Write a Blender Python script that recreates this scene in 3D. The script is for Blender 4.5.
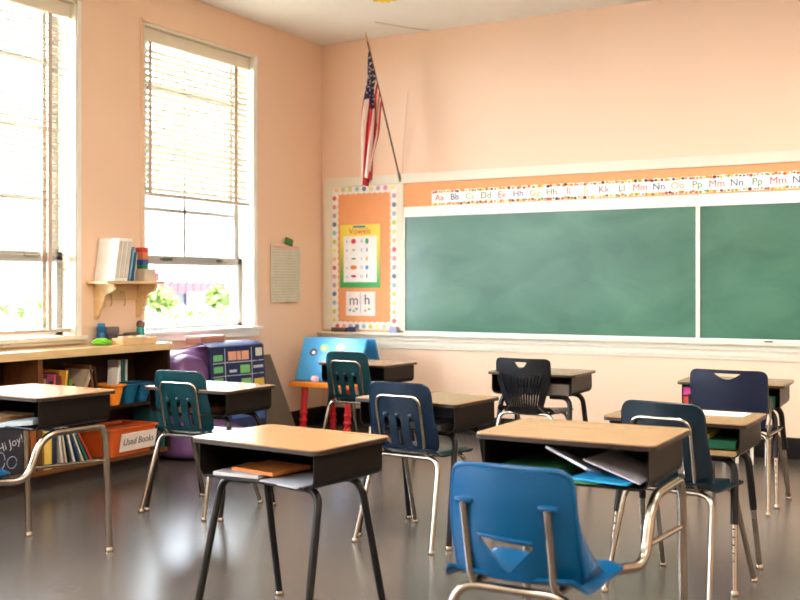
import bpy, bmesh, math, random
from math import sin, cos, pi, radians, sqrt
from mathutils import Vector, Matrix
from mathutils.geometry import tessellate_polygon
random.seed(7)
SC = bpy.context.scene
COL = SC.collection
for o in list(bpy.data.objects): bpy.data.objects.remove(o)

# ------------------------------------------------------------------ camera
cd = bpy.data.cameras.new('camera'); cam = bpy.data.objects.new('camera', cd); COL.objects.link(cam)
cam.location = (5.347, -7.984, 1.25)
cam.rotation_euler = (radians(90), 0, radians(29.56))
cd.sensor_width = 36; cd.lens = 36*1049/800; cd.shift_y = -14/800
cd.dof.use_dof = True; cd.dof.focus_distance = 5.0; cd.dof.aperture_fstop = 3.2
cd.clip_end = 200
SC.camera = cam
# ------------------------------------------------------------------ sky, lights, exposure
w = bpy.data.worlds.new('sky'); SC.world = w; w.use_nodes = True
bg = w.node_tree.nodes['Background']
bg.inputs[0].default_value = (0.81, 0.91, 1.0, 1); bg.inputs[1].default_value = 13.0
vs = SC.view_settings
vs.view_transform = 'Standard'; vs.look = 'None'; vs.gamma = 1; vs.use_curve_mapping = False
vs.exposure = 1.38
FILL_POWER = 24.0        # each unseen fill lamp added at the ceiling (built further down)

# ------------------------------------------------------------------ helpers
def lin(c):
    c = c/255
    return c/12.92 if c <= .04045 else ((c+.055)/1.055)**2.4
def rgb(r, g, b): return (lin(r), lin(g), lin(b), 1)

def mat(name, col, rough=.5, metal=0, vary=.06, scale=12, bump=0, bscale=80, coat=0, spec=None, stretch=None, col2=None):
    m = bpy.data.materials.new(name); m.use_nodes = True
    nt = m.node_tree; N = nt.nodes; Lk = nt.links; p = N['Principled BSDF']
    p.inputs['Roughness'].default_value = rough; p.inputs['Metallic'].default_value = metal
    if coat: p.inputs['Coat Weight'].default_value = coat; p.inputs['Coat Roughness'].default_value = .12
    if spec is not None: p.inputs['Specular IOR Level'].default_value = spec
    tc = N.new('ShaderNodeTexCoord'); mp = N.new('ShaderNodeMapping')
    if stretch: mp.inputs['Scale'].default_value = stretch
    Lk.new(tc.outputs['Object'], mp.inputs[0])
    nz = N.new('ShaderNodeTexNoise'); nz.inputs['Scale'].default_value = scale; nz.inputs['Detail'].default_value = 4
    Lk.new(mp.outputs[0], nz.inputs['Vector'])
    rp = N.new('ShaderNodeValToRGB')
    a = col2 if col2 else tuple(max(0, c*(1-vary)) for c in col[:3])+(1,)
    b = col if col2 else tuple(min(1, c*(1+vary)) for c in col[:3])+(1,)
    rp.color_ramp.elements[0].color = a; rp.color_ramp.elements[1].color = b
    rp.color_ramp.elements[0].position = .3; rp.color_ramp.elements[1].position = .7
    Lk.new(nz.outputs['Fac'], rp.inputs[0]); Lk.new(rp.outputs[0], p.inputs['Base Color'])
    if bump:
        n2 = N.new('ShaderNodeTexNoise'); n2.inputs['Scale'].default_value = bscale
        Lk.new(mp.outputs[0], n2.inputs['Vector'])
        bp = N.new('ShaderNodeBump'); bp.inputs['Strength'].default_value = bump; bp.inputs['Distance'].default_value = .01
        Lk.new(n2.outputs['Fac'], bp.inputs['Height']); Lk.new(bp.outputs[0], p.inputs['Normal'])
    return m
_mc = {}
def cm(r, g, b, rough=.5, **k):      # a plain paint / paper / plastic colour, cached
    key = (r, g, b, rough, tuple(sorted(k.items())))
    if key not in _mc: _mc[key] = mat('colour_%d_%d_%d' % (r, g, b), rgb(r, g, b), rough, **k)
    return _mc[key]

class MB:
    def __init__(s): s.bm = bmesh.new()
    def box(s, x0, x1, y0, y1, z0, z1, mi=0, bev=0, M=None):
        t = bmesh.new()
        vs_ = [t.verts.new((x, y, z)) for x in (x0, x1) for y in (y0, y1) for z in (z0, z1)]
        for f in ((0,1,3,2),(4,6,7,5),(0,4,5,1),(2,3,7,6),(0,2,6,4),(1,5,7,3)):
            t.faces.new([vs_[i] for i in f])
        bmesh.ops.recalc_face_normals(t, faces=t.faces)
        if bev: bmesh.ops.bevel(t, geom=list(t.edges), offset=bev, segments=2, affect='EDGES', profile=.7)
        s.merge(t, mi, M); return s
    def merge(s, t, mi=0, M=None):
        if M is not None: bmesh.ops.transform(t, matrix=M, verts=t.verts)
        mp = {v: s.bm.verts.new(v.co) for v in t.verts}
        for f in t.faces:
            try: nf = s.bm.faces.new([mp[v] for v in f.verts]); nf.material_index = mi or f.material_index
            except ValueError: pass
        t.free(); return s
    def tube(s, pts, r, seg=10, mi=0, r2=None):
        pts = [Vector(p) for p in pts]; n = len(pts)
        tn = (pts[1]-pts[0]).normalized()
        u = tn.orthogonal().normalized(); rings = []
        for i, p in enumerate(pts):
            t = (pts[min(i+1, n-1)]-pts[max(i-1, 0)]).normalized()
            u = (u-t*u.dot(t)).normalized(); v = t.cross(u)
            rr = r if r2 is None else r+(r2-r)*i/(n-1)
            rings.append([s.bm.verts.new(p+(u*cos(2*pi*k/seg)+v*sin(2*pi*k/seg))*rr) for k in range(seg)])
        for a, b in zip(rings, rings[1:]):
            for k in range(seg):
                f = s.bm.faces.new((a[k], a[(k+1) % seg], b[(k+1) % seg], b[k])); f.material_index = mi
        for q in (rings[0][::-1], rings[-1]): f = s.bm.faces.new(q); f.material_index = mi
        return s
    def cyl(s, p0, p1, r, seg=20, mi=0, r2=None): return s.tube([p0, p1], r, seg, mi, r2)
    def lathe(s, prof, cx=0, cy=0, seg=24, mi=0, M=None):
        t = bmesh.new(); rings = []
        for (r, z) in prof:
            rings.append([t.verts.new((cx+r*cos(2*pi*k/seg), cy+r*sin(2*pi*k/seg), z)) for k in range(seg)])
        for a, b in zip(rings, rings[1:]):
            for k in range(seg): t.faces.new((a[k], a[(k+1) % seg], b[(k+1) % seg], b[k]))
        t.faces.new(rings[0][::-1]); t.faces.new(rings[-1])
        return s.merge(t, mi, M)
    def plate(s, outer, holes=(), t=.01, cu=(), cv=(), fn=None, mi=0):
        # flat outline (u, v) with holes, thickness t, cut on lines, then bent by fn(u, v, w)
        loops = [list(outer)]+[list(h) for h in holes]
        tri = tessellate_polygon([[Vector((a, b, 0)) for a, b in l] for l in loops])
        b2 = bmesh.new(); vv = [b2.verts.new((a, b, 0)) for l in loops for a, b in l]
        for q in tri:
            try: b2.faces.new([vv[i] for i in q])
            except ValueError: pass
        for c in cu: bmesh.ops.bisect_plane(b2, geom=b2.verts[:]+b2.edges[:]+b2.faces[:], plane_co=(c, 0, 0), plane_no=(1, 0, 0), dist=1e-5)
        for c in cv: bmesh.ops.bisect_plane(b2, geom=b2.verts[:]+b2.edges[:]+b2.faces[:], plane_co=(0, c, 0), plane_no=(0, 1, 0), dist=1e-5)
        fn = fn or (lambda u, v, w_: (u, v, w_))
        A = {v: s.bm.verts.new(fn(v.co.x, v.co.y, 0)) for v in b2.verts}
        B = {v: s.bm.verts.new(fn(v.co.x, v.co.y, t)) for v in b2.verts}
        new = []
        for f in b2.faces:
            vs_ = list(f.verts); new.append(s.bm.faces.new([A[v] for v in vs_[::-1]])); new.append(s.bm.faces.new([B[v] for v in vs_]))
        for e in b2.edges:
            if len(e.link_faces) == 1:
                a, b = e.verts; new.append(s.bm.faces.new((A[a], A[b], B[b], B[a])))
        for f in new: f.material_index = mi
        bmesh.ops.recalc_face_normals(s.bm, faces=new)
        b2.free(); return s
    def blob(s, c, r, e=.5, seg=28, rings=18, mi=0, fn=None):   # rounded soft box (superellipsoid)
        t = bmesh.new(); rows = []
        sp = lambda a, p: math.copysign(abs(a)**p, a)
        for i in range(1, rings):
            ph = -pi/2+pi*i/rings; row = []
            for k in range(seg):
                th = 2*pi*k/seg
                p = (c[0]+r[0]*sp(cos(ph), e)*sp(cos(th), e), c[1]+r[1]*sp(cos(ph), e)*sp(sin(th), e), c[2]+r[2]*sp(sin(ph), e))
                row.append(t.verts.new(fn(*p) if fn else p))
            rows.append(row)
        for a, b in zip(rows, rows[1:]):
            for k in range(seg): t.faces.new((a[k], a[(k+1) % seg], b[(k+1) % seg], b[k]))
        t.faces.new(rows[0][::-1]); t.faces.new(rows[-1])
        return s.merge(t, mi)
    def build(s, name, mats, parent=None, label=None, cat=None, group=None, kind=None, loc=None, rot=None, smooth=True, ang=35):
        bmesh.ops.recalc_face_normals(s.bm, faces=s.bm.faces)
        me = bpy.data.meshes.new(name); s.bm.to_mesh(me); s.bm.free()
        for m in (mats if isinstance(mats, (list, tuple)) else [mats]): me.materials.append(m)
        if smooth:
            me.shade_smooth(); me.set_sharp_from_angle(angle=radians(ang))
        return link(name, me, parent, label, cat, group, kind, loc, rot)

def link(name, me, parent=None, label=None, cat=None, group=None, kind=None, loc=None, rot=None):
    o = bpy.data.objects.new(name, me); COL.objects.link(o)
    if parent: o.parent = parent
    if loc: o.location = loc
    if rot: o.rotation_euler = rot
    tag(o, label, cat, group, kind); return o
def tag(o, label=None, cat=None, group=None, kind=None):
    if label: o['label'] = label
    if cat: o['category'] = cat
    if group: o['group'] = group
    if kind: o['kind'] = kind
def thing(name, label, cat, loc=(0, 0, 0), rz=0, group=None, kind=None):
    return link(name, None, None, label, cat, group, kind, loc, (0, 0, rz))
def copy_tree(o, parent=None):
    c = o.copy(); COL.objects.link(c); c.parent = parent
    for ch in [q for q in bpy.data.objects if q.parent == o]: copy_tree(ch, c)
    return c
def rrect(x0, x1, y0, y1, r, n=5):
    r = r if isinstance(r, (list, tuple)) else [r]*4      # order: (x0,y0) (x1,y0) (x1,y1) (x0,y1)
    out = []
    for (cx, cy, a0), q in zip(((x0, y0, pi), (x1, y0, 1.5*pi), (x1, y1, 0), (x0, y1, .5*pi)), r):
        mx = cx+q if cx == x0 else cx-q; my = cy+q if cy == y0 else cy-q
        if q < 1e-6: out.append((cx, cy)); continue
        for k in range(n+1):
            a = a0+pi/2*k/n; out.append((mx+q*cos(a), my+q*sin(a)))
    return out
def rpoly(pts, r, n=4):            # polygon with rounded corners
    out = []; m = len(pts)
    for i in range(m):
        p = Vector(pts[i]); a = Vector(pts[i-1]); b = Vector(pts[(i+1) % m])
        da = (a-p).normalized(); db = (b-p).normalized()
        rr = min(r, (a-p).length*.45, (b-p).length*.45)
        A = p+da*rr; B = p+db*rr
        for k in range(n+1):
            t = k/n; q = A*(1-t)**2+p*2*t*(1-t)+B*t*t; out.append((q.x, q.y))
    return out
def fillet(pts, r, n=6):           # 3-D polyline with rounded corners
    pts = [Vector(p) for p in pts]; out = [pts[0]]
    for i in range(1, len(pts)-1):
        p = pts[i]; a = pts[i-1]-p; b = pts[i+1]-p
        rr = min(r, a.length*.48, b.length*.48); A = p+a.normalized()*rr; B = p+b.normalized()*rr
        for k in range(n+1):
            t = k/n; out.append(A*(1-t)**2+p*2*t*(1-t)+B*t*t)
    out.append(pts[-1]); return out
def frange(a, b, n): return [a+(b-a)*i/n for i in range(1, n)]
def ellipse(cx, cy, rx, ry, n=20): return [(cx+rx*cos(2*pi*k/n), cy+ry*sin(2*pi*k/n)) for k in range(n)]
def text_mesh(body, size, ext=.0006):
    cu = bpy.data.curves.new('lettering', 'FONT'); cu.body = body; cu.size = size; cu.extrude = ext
    cu.align_x = 'CENTER'; cu.align_y = 'CENTER'; cu.resolution_u = 3
    o = bpy.data.objects.new('lettering', cu); COL.objects.link(o)
    bpy.context.view_layer.update()
    me = bpy.data.meshes.new_from_object(o.evaluated_get(bpy.context.evaluated_depsgraph_get()))
    bpy.data.objects.remove(o); bpy.data.curves.remove(cu); return me
def text(name, body, size, m, parent, M, ext=.0006, sx=1):
    me = text_mesh(body, size, ext); me.transform(M @ Matrix.Diagonal((sx, 1, 1, 1))); me.materials.clear(); me.materials.append(m)
    return link(name, me, parent)
FACE_Y = Matrix(((1,0,0,0),(0,0,-1,0),(0,1,0,0),(0,0,0,1)))      # text seen from -y
FACE_X = Matrix(((0,0,1,0),(1,0,0,0),(0,1,0,0),(0,0,0,1)))       # text seen from +x (reads towards +y)
def TM(x, y, z, B, rot=0): return Matrix.Translation((x, y, z)) @ B @ Matrix.Rotation(rot, 4, 'Z')

# ------------------------------------------------------------------ materials
WALL = mat('peach_wall_paint', rgb(241, 207, 178), .55, vary=.02, scale=1.5, bump=.05, bscale=60)
WALL_L = WALL
CEIL = mat('cream_ceiling_paint', rgb(246, 243, 234), .8, vary=.02, scale=3, bump=.1, bscale=40)
TRIM = mat('cream_trim_paint', rgb(230, 221, 200), .45, vary=.02, scale=5)
WHITE = mat('white_window_paint', rgb(238, 234, 228), .4, vary=.02)
SASH = mat('grey_white_sash_paint', rgb(160, 154, 148), .4, vary=.02)
BASEB = mat('dark_baseboard', rgb(26, 23, 22), .4, vary=.1, spec=.2)
CHROME = mat('brushed_chrome', rgb(160, 150, 136), .24, 1, vary=.05, scale=30)
STEEL = mat('nickel_glide', rgb(170, 160, 145), .25, 1)
DARKMET = mat('dark_brown_enamelled_steel', rgb(24, 19, 15), .4, 0, vary=.12, scale=20, spec=.15)
LEGMET = mat('dark_leg_enamel', rgb(20, 18, 17), .3, 0, spec=.3)
DESKTOP = mat('tan_wood_print_laminate', rgb(172, 131, 90), .2, vary=.04, scale=6, stretch=(1, 9, 1), spec=.5, bump=.015, bscale=30)
BAND = mat('dark_desk_edge_band', rgb(40, 28, 20), .4)
WOOD = mat('pale_varnished_wood', rgb(222, 190, 140), .35, vary=.12, scale=5, stretch=(6, 1, 6))
WOODD = mat('dark_brown_bookcase_wood', rgb(44, 26, 16), .5, spec=.2, vary=.25, scale=5, stretch=(8, 1, 8))
WOODM = mat('mid_brown_bookcase_wood', rgb(104, 64, 34), .5, spec=.2, vary=.2, scale=5, stretch=(8, 1, 8))
BLACK = cm(26, 26, 28, .4)
def plastic(n, c): return mat(n, c, .27, spec=.45, vary=.06, scale=8, bump=.12, bscale=260)
P_TEAL = plastic('dark_teal_plastic', rgb(4, 50, 56))
P_NAVY = plastic('dark_navy_plastic', rgb(8, 28, 48))
P_SLATE = plastic('slate_blue_plastic', rgb(10, 28, 38))
P_BLUE = plastic('bright_blue_plastic', rgb(0, 74, 118)); P_BLUE.node_tree.nodes['Principled BSDF'].inputs['Specular IOR Level'].default_value = .3
P_BLACK = plastic('black_plastic', rgb(16, 18, 22))
P_NAVY2 = plastic('night_navy_plastic', rgb(18, 26, 46))
GLASS = bpy.data.materials.new('window_glass'); GLASS.use_nodes = True
_n = GLASS.node_tree.nodes; _n.remove(_n['Principled BSDF'])
_a = _n.new('ShaderNodeBsdfTransparent'); _b = _n.new('ShaderNodeBsdfGlossy'); _b.inputs['Roughness'].default_value = .02
_f = _n.new('ShaderNodeFresnel'); _f.inputs[0].default_value = 1.45; _x = _n.new('ShaderNodeMixShader')
_g = _n.new('ShaderNodeNewGeometry'); _i = _n.new('ShaderNodeMath'); _i.operation = 'SUBTRACT'; _i.inputs[0].default_value = 1
_k = _n.new('ShaderNodeMath'); _k.operation = 'MULTIPLY'
GLASS.node_tree.links.new(_g.outputs['Backfacing'], _i.inputs[1]); GLASS.node_tree.links.new(_i.outputs[0], _k.inputs[0]); GLASS.node_tree.links.new(_f.outputs[0], _k.inputs[1])
GLASS.node_tree.links.new(_k.outputs[0], _x.inputs[0]); GLASS.node_tree.links.new(_a.outputs[0], _x.inputs[1])
GLASS.node_tree.links.new(_b.outputs[0], _x.inputs[2]); GLASS.node_tree.links.new(_x.outputs[0], _n['Material Output'].inputs[0])

# floor: polished, worn grey-brown sheet floor with faint tile joints and scuffs
FLOOR = bpy.data.materials.new('polished_grey_brown_floor'); FLOOR.use_nodes = True
nt = FLOOR.node_tree; N = nt.nodes; K = nt.links; p = N['Principled BSDF']
tc = N.new('ShaderNodeTexCoord')
n1 = N.new('ShaderNodeTexNoise'); n1.inputs['Scale'].default_value = 1.1; n1.inputs['Detail'].default_value = 3; n1.inputs['Roughness'].default_value = .5
n2 = N.new('ShaderNodeTexNoise'); n2.inputs['Scale'].default_value = 5; n2.inputs['Detail'].default_value = 3
K.new(tc.outputs['Object'], n1.inputs[0]); K.new(tc.outputs['Object'], n2.inputs[0])
r1 = N.new('ShaderNodeValToRGB'); r1.color_ramp.elements[0].color = rgb(74, 69, 65); r1.color_ramp.elements[1].color = rgb(108, 100, 94)
r1.color_ramp.elements[0].position = .05; r1.color_ramp.elements[1].position = .95
K.new(n1.outputs[0], r1.inputs[0])
mx = N.new('ShaderNodeMix'); mx.data_type = 'RGBA'; mx.blend_type = 'MULTIPLY'; mx.inputs[0].default_value = .2
K.new(r1.outputs[0], mx.inputs[6]); K.new(n2.outputs[0], mx.inputs[7])
K.new(mx.outputs[2], p.inputs['Base Color'])
rr = N.new('ShaderNodeMapRange'); rr.inputs[3].default_value = .24; rr.inputs[4].default_value = .28
K.new(n1.outputs[0], rr.inputs[0]); K.new(rr.outputs[0], p.inputs['Roughness'])
bp = N.new('ShaderNodeBump'); bp.inputs['Strength'].default_value = .02; bp.inputs['Distance'].default_value = .01
n3 = N.new('ShaderNodeTexNoise'); n3.inputs['Scale'].default_value = 3; n3.inputs['Detail'].default_value = 1; K.new(tc.outputs['Object'], n3.inputs[0])
K.new(n3.outputs[0], bp.inputs['Height']); K.new(bp.outputs[0], p.inputs['Normal'])
p.inputs['Specular IOR Level'].default_value = .6

# chalkboard green with wiped chalk clouds
CHALK = bpy.data.materials.new('green_chalkboard'); CHALK.use_nodes = True
nt = CHALK.node_tree; N = nt.nodes; K = nt.links; p = N['Principled BSDF']
tc = N.new('ShaderNodeTexCoord'); mp = N.new('ShaderNodeMapping'); mp.inputs['Scale'].default_value = (.8, 1, 1.6); mp.inputs['Rotation'].default_value = (0, .5, 0)
K.new(tc.outputs['Object'], mp.inputs[0])
n1 = N.new('ShaderNodeTexNoise'); n1.inputs['Scale'].default_value = 2.2; n1.inputs['Detail'].default_value = 9; n1.inputs['Distortion'].default_value = .6
K.new(mp.outputs[0], n1.inputs[0])
r1 = N.new('ShaderNodeValToRGB'); r1.color_ramp.elements[0].color = rgb(44, 98, 75); r1.color_ramp.elements[1].color = rgb(72, 122, 98)
r1.color_ramp.elements[0].position = .35; r1.color_ramp.elements[1].position = .75
K.new(n1.outputs[0], r1.inputs[0]); K.new(r1.outputs[0], p.inputs['Base Color']); p.inputs['Roughness'].default_value = .32

# ------------------------------------------------------------------ room
RX, RY, RZ = 8.8, -10.6, 3.45
WINS = [(-2.32, -1.005), (-4.24, -2.94), (-6.15, -4.85), (-8.1, -6.8), (-10.0, -8.7)]  # last three windows are unseen, added to let in more light
Z0, Z1, WT = .915, 3.16, .24
MB().box(-.3, RX+.3, RY-.3, .3, -.1, 0).build('floor', FLOOR, kind='structure', smooth=False)
MB().box(-.3, RX+.3, RY-.3, .3, RZ, RZ+.1).build('ceiling', CEIL, kind='structure', smooth=False)
MB().box(-WT, RX+.3, 0, .2, 0, RZ).build('wall_back', WALL, kind='structure', smooth=False)
MB().box(RX, RX+.2, RY, 0, 0, RZ).build('wall_right', WALL, kind='structure', smooth=False)
MB().box(-WT, RX+.2, RY-.2, RY, 0, RZ).build('wall_front', WALL, kind='structure', smooth=False)
m = MB(); m.box(-WT, 0, RY, 0, 0, Z0); m.box(-WT, 0, RY, 0, Z1, RZ)
ys = [0]+[v for a, b in WINS for v in (b, a)]+[RY]
for i in range(0, len(ys), 2): m.box(-WT, 0, ys[i+1], ys[i], Z0, Z1)
m.build('wall_left', WALL_L, kind='structure', smooth=False)
MB().box(0, RX, -.022, -.001, 0, .157, bev=.004).build('baseboard_back', BASEB, kind='structure')
MB().box(.001, .022, -1.4, -.024, 0, .157, bev=.004).build('baseboard_left', BASEB, kind='structure')
# a thin line, darker than the ceiling paint, running across to the wall
MB().tube([(.855, -.485, RZ-.001), (1.0, -.2, RZ-.001), (1.12, -.02, RZ-.001)], .006, 6).build('trim_1', cm(205, 196, 180, .8), kind='structure')

def window(y0, y1, n, blind_to, visible=True):
    W = thing('window_%d' % n, 'tall white sash window in the left wall', None, (0, 0, 0), kind='structure')
    # reveal lining and casing
    m = MB(); t = .02
    m.box(-WT, .006, y0, y0+t, Z0, Z1); m.box(-WT, .006, y1-t, y1, Z0, Z1); m.box(-WT, .006, y0, y1, Z1-t, Z1)
    m.box(.0, .012, y1-.004, y1+.028, Z0, Z1, mi=1); m.box(.0, .012, y0-.02, y0+.004, Z0, Z1, mi=2); m.box(.0, .02, y0-.02, y1+.028, Z1, Z1+.022, mi=2)
    m.build('window_frame', [TRIM, WHITE, WALL], W, smooth=False)
    zm = 1.445
    for nm, xa, xb, za, zb in (('upper_sash', -.2, -.16, zm-.03, Z1-t), ('lower_sash', -.158, -.118, Z0+.004, zm+.032)):
        m = MB(); s = .05
        m.box(xa, xb, y0+t, y0+t+s, za, zb); m.box(xa, xb, y1-t-s, y1-t, za, zb)
        m.box(xa, xb, y0+t, y1-t, zb-.05, zb); m.box(xa, xb, y0+t, y1-t, za, za+(.06 if nm == 'upper_sash' else .025))
        if nm == 'upper_sash':
            for zz in (1.83, 2.3, 2.75): m.box(xa+.008, xb-.008, y0+t, y1-t, zz-.012, zz+.012)
            for k in ((y1-y0)*.49,): m.box(xa+.008, xb-.008, y0+k-.012, y0+k+.012, za, zb)
        S = m.build(nm, SASH, W, smooth=False)
        MB().box((xa+xb)/2-.002, (xa+xb)/2+.002, y0+t+s, y1-t-s, za+(.06 if nm == 'upper_sash' else .025), zb-.05).build('pane', GLASS, S, smooth=False)
        if nm == 'lower_sash':
            for k in (.28, .78):
                yy = y0+(y1-y0)*k
                MB().box(xb, xb+.02, yy-.06, yy+.06, zb-.035, zb-.012, bev=.004).build('sash_lift', STEEL, S)
    sl = MB(); sl.box(-.118, .055, y0-.05, y1+.05, Z0-.022, Z0+.002, bev=.004)
    sl.box(.001, .03, y0-.03, y1+.03, Z0-.075 if n != 2 else .87, Z0-.022, bev=.003)
    sl.build('window_sill', WHITE if n == 1 else TRIM, W)
    return W
for i, (a, b) in enumerate(WINS): window(a, b, i+1, 0)

BL = mat('cream_blind_slats', rgb(184, 172, 148), .5, vary=.03)
BLT = mat('tan_blind_tape', rgb(200, 178, 160), .7, vary=.05)
def blind(y0, y1, zbot, label, tilt=-20):
    B = thing('venetian_blind', label, 'window blind', (-.06, (y0+y1)/2, zbot), 0, 'slatted window blinds')
    h = Z1-.02-zbot; hw = (y1-y0)/2-.026
    MB().box(-.03, .03, -hw, hw, h-.1, h-.004, bev=.004).build('headrail', TRIM, B)
    m = MB(); n = int((h-.13)/.046)
    for k in range(n):
        z = .05+k*.046
        m.box(-.024, .024, -hw, hw, -.0012, .0012, M=Matrix.Translation((0, 0, z)) @ Matrix.Rotation(radians(tilt), 4, 'Y'))
    m.build('slats', BL, B, smooth=False)
    MB().box(-.026, .026, -hw, hw, 0, .022, bev=.004).build('bottom_rail', cm(196, 176, 158, .5), B)
    for k in (-.86, .72):
        y = k*hw
        MB().box(.025, .028, y-.016, y+.016, .01, h-.1).box(-.028, -.025, y-.016, y+.016, .01, h-.1).build('ladder_tape', BLT, B, smooth=False)
    m = MB(); 
    m.tube([(.036, -hw*.93, h-.1), (.04, -hw*.93, h-.9), (.037, -hw*.92, h-1.15)], .003, 6); m.build('tilt_cord', BLT, B)
    return B
blind(WINS[0][0], WINS[0][1], 1.915, 'half raised cream slatted blind in the window beside the corner')
blind(WINS[1][0], WINS[1][1], Z0+.03, 'fully lowered cream slatted blind in the window above the bookcase', -1)

# chalkboard wall woodwork -------------------------------------------------
XE = RX-.6
MB().box(.04, XE, -.03, -.001, 2.144, 2.227, bev=.006).build('trim_2', TRIM, kind='structure')
m = MB(); m.box(.04, .115, -.028, -.001, .86, 2.144, bev=.004); m.box(.80, .866, -.028, -.001, .86, 2.144, bev=.004)
m.build('trim_3', TRIM, kind='structure')
m = MB(); m.box(.0, XE, -.085, -.001, .818, .84, bev=.005); m.box(.02, XE, -.045, -.001, .775, .818, bev=.004); m.box(.04, XE, -.028, -.001, .73, .775, bev=.004); m.box(.05, XE, -.016, -.001, .705, .73, bev=.003)
m.build('trim_4', TRIM, kind='structure')

def chalkboard(x0, x1, label):
    T = thing('chalkboard', label, 'chalkboard', ((x0+x1)/2, -.002, .84), 0, 'green chalkboard panels')
    w2 = (x1-x0)/2
    MB().box(-w2+.01, w2-.01, -.012, 0, .018, 1.012).build('writing_surface', CHALK, T, smooth=False)
    m = MB(); m.box(-w2, w2, -.024, 0, 0, .02, bev=.003); m.box(-w2, w2, -.024, 0, 1.012, 1.098, bev=.004); m.box(-w2, w2, -.03, -.024, 1.008, 1.03, bev=.002)
    for s in (-1, 1): m.box(s*w2-(.014 if s > 0 else 0), s*w2+(.014 if s < 0 else 0), -.024, 0, .02, 1.012, bev=.002)
    m.build('frame', cm(240, 238, 226, .4), T)
chalkboard(.868, 3.404, 'wide green chalkboard panel between the bulletin board and the white divider')
chalkboard(3.406, 5.95, 'green chalkboard panel right of the white divider, running out of view')

ORG = mat('orange_bulletin_paper', rgb(244, 168, 112), .75, vary=.03, scale=8, bump=.1, bscale=14)
MB().box(.868, XE-.02, -.012, -.002, 1.941, 2.142).build('backing_paper', ORG, None, 'long strip of orange paper filling the panel above the chalkboards', 'paper', smooth=False)
# alphabet border
A = thing('alphabet_strip', 'scalloped white alphabet strip of letter pairs on the orange paper above the chalkboards', 'alphabet strip', (1.14, -.0125, 1.94))
L_ = 4.4; m = MB(); out = [(0, .02)]
nsc = 88
for k in range(nsc+1): out.append((L_*k/nsc, .0+.004*(k % 2)))
out = [(L_*k/nsc, .004*(k % 2)) for k in range(nsc+1)]+[(L_*k/nsc, .125+.006*(k % 2)) for k in range(nsc, -1, -1)]
m.plate(out, t=.0015, fn=lambda u, v, w_: (u, -w_, v+.016*u/L_)); 
dc = [cm(248, 246, 240, .6), cm(214, 92, 50, .6), cm(240, 200, 70, .6), cm(90, 50, 50, .6), cm(240, 150, 60, .6), cm(150, 170, 70, .6)]
k = 0; x = .02
while x < L_-.03:
    r = random.choice((.007, .01, .012)); 
    for zz in (.012, .116):
        c = 1+random.choice((0, 0, 1, 1, 3, 3, 4, 2))
        m.plate(ellipse(x+random.uniform(-.006, .006), zz+random.uniform(-.004, .004), r*1.25, r, 10), t=.001, fn=lambda u, v, w_: (u, -.0016-w_, v+.016*u/L_), mi=c)
    x += .026
m.build('paper_strip', dc, A, smooth=False)
LC = {'r': cm(206, 84, 80, .6), 'n': cm(52, 58, 110, .6), 'y': cm(200, 168, 60, .6), 'g': cm(84, 136, 60, .6), 'p': cm(110, 84, 150, .6)}
seq = [('Aa', 'r'), ('Bb', 'n'), ('Cc', 'y'), ('Dd', 'g'), ('Ee', 'r'), ('Hh', 'p'), ('Gg', 'y'), ('Hh', 'g'), ('Ii', 'r'), ('Jj', 'y'), ('Kk', 'r'), ('Ll', 'g'), ('Mm', 'r'), ('Nn', 'n'), ('Oo', 'y'), ('Pp', 'g'), ('Mm', 'r'), ('Nn', 'n'), ('Pp', 'g'), ('Mm', 'r'), ('Nn', 'n'), ('Pp', 'y'), ('Qq', 'r'), ('Rr', 'g'), ('Ss', 'p'), ('Tt', 'y'), ('Uu', 'g'), ('Vv', 'r'), ('Ww', 'n')]
for k, (s_, c_) in enumerate(seq):
    x = .075+.1455*k
    text('letter_pair', s_, .074, LC[c_], A, TM(x, -.0025, .064+.016*x/L_, FACE_Y), sx=1.05)

# bulletin board -------------------------------------------------------------
Bb = thing('bulletin_board', 'tall narrow orange bulletin board with scalloped dotted border in the corner', 'bulletin board', (.4575, -.002, .862))
MB().box(-.34, .34, -.01, 0, 0, 1.28).build('orange_backing', ORG, Bb, smooth=False)
H = 1.28; wv = .34; bw = .055
def scal(n, L): return None
m = MB()
inn = []; ns = 13; nl = 30
xi, zi = wv-bw-.005, bw+.005
def wav(a, b, n, amp, horiz, fixed, sgn):
    o = []
    for k in range(n*4):
        t = k/(n*4); v = abs(sin(pi*t*n))*amp
        o.append((a+(b-a)*t, fixed+sgn*v) if horiz else (fixed+sgn*v, a+(b-a)*t))
    return o
inn = wav(-xi, xi, 10, .012, True, zi, 1)+wav(zi, H-zi, 20, .012, False, xi, -1)+wav(xi, -xi, 10, .012, True, H-zi, -1)+wav(H-zi, zi, 20, .012, False, -xi, 1)
m.plate([(-wv, 0), (wv, 0), (wv, H), (-wv, H)], [inn], t=.003, fn=lambda u, v, w_: (u, -.0105-w_, v))
dcol = [(224, 118, 108), (234, 160, 172), (202, 172, 194), (110, 126, 166), (156, 204, 202), (208, 212, 104), (242, 226, 140), (244, 204, 150)]
dm = [cm(248, 242, 236, .6)]+[cm(*c, .6) for c in dcol]
def dot(x, z, i): m.plate(ellipse(x, z, .0215, .0215, 14), t=.0012, fn=lambda u, v, w_: (u, -.0137-w_, v), mi=1+i % 8)
for k in range(15): dot(-wv+.028, 1.18-k*.0785, k)
for k in range(15): dot(wv-.028, 1.18-k*.0785, k+2 if k > 0 else 2)
for k in range(9):
    dot(-wv+.05+k*.073, H-.027, (7, 5, 5, 4, 3, 6, 2, 1, 6)[k]); dot(-wv+.06+k*.07, .027, (0, 1, 2, 3, 4, 5, 6, 7, 6)[k])
m.build('scalloped_border', dm, Bb, smooth=False)

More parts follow.
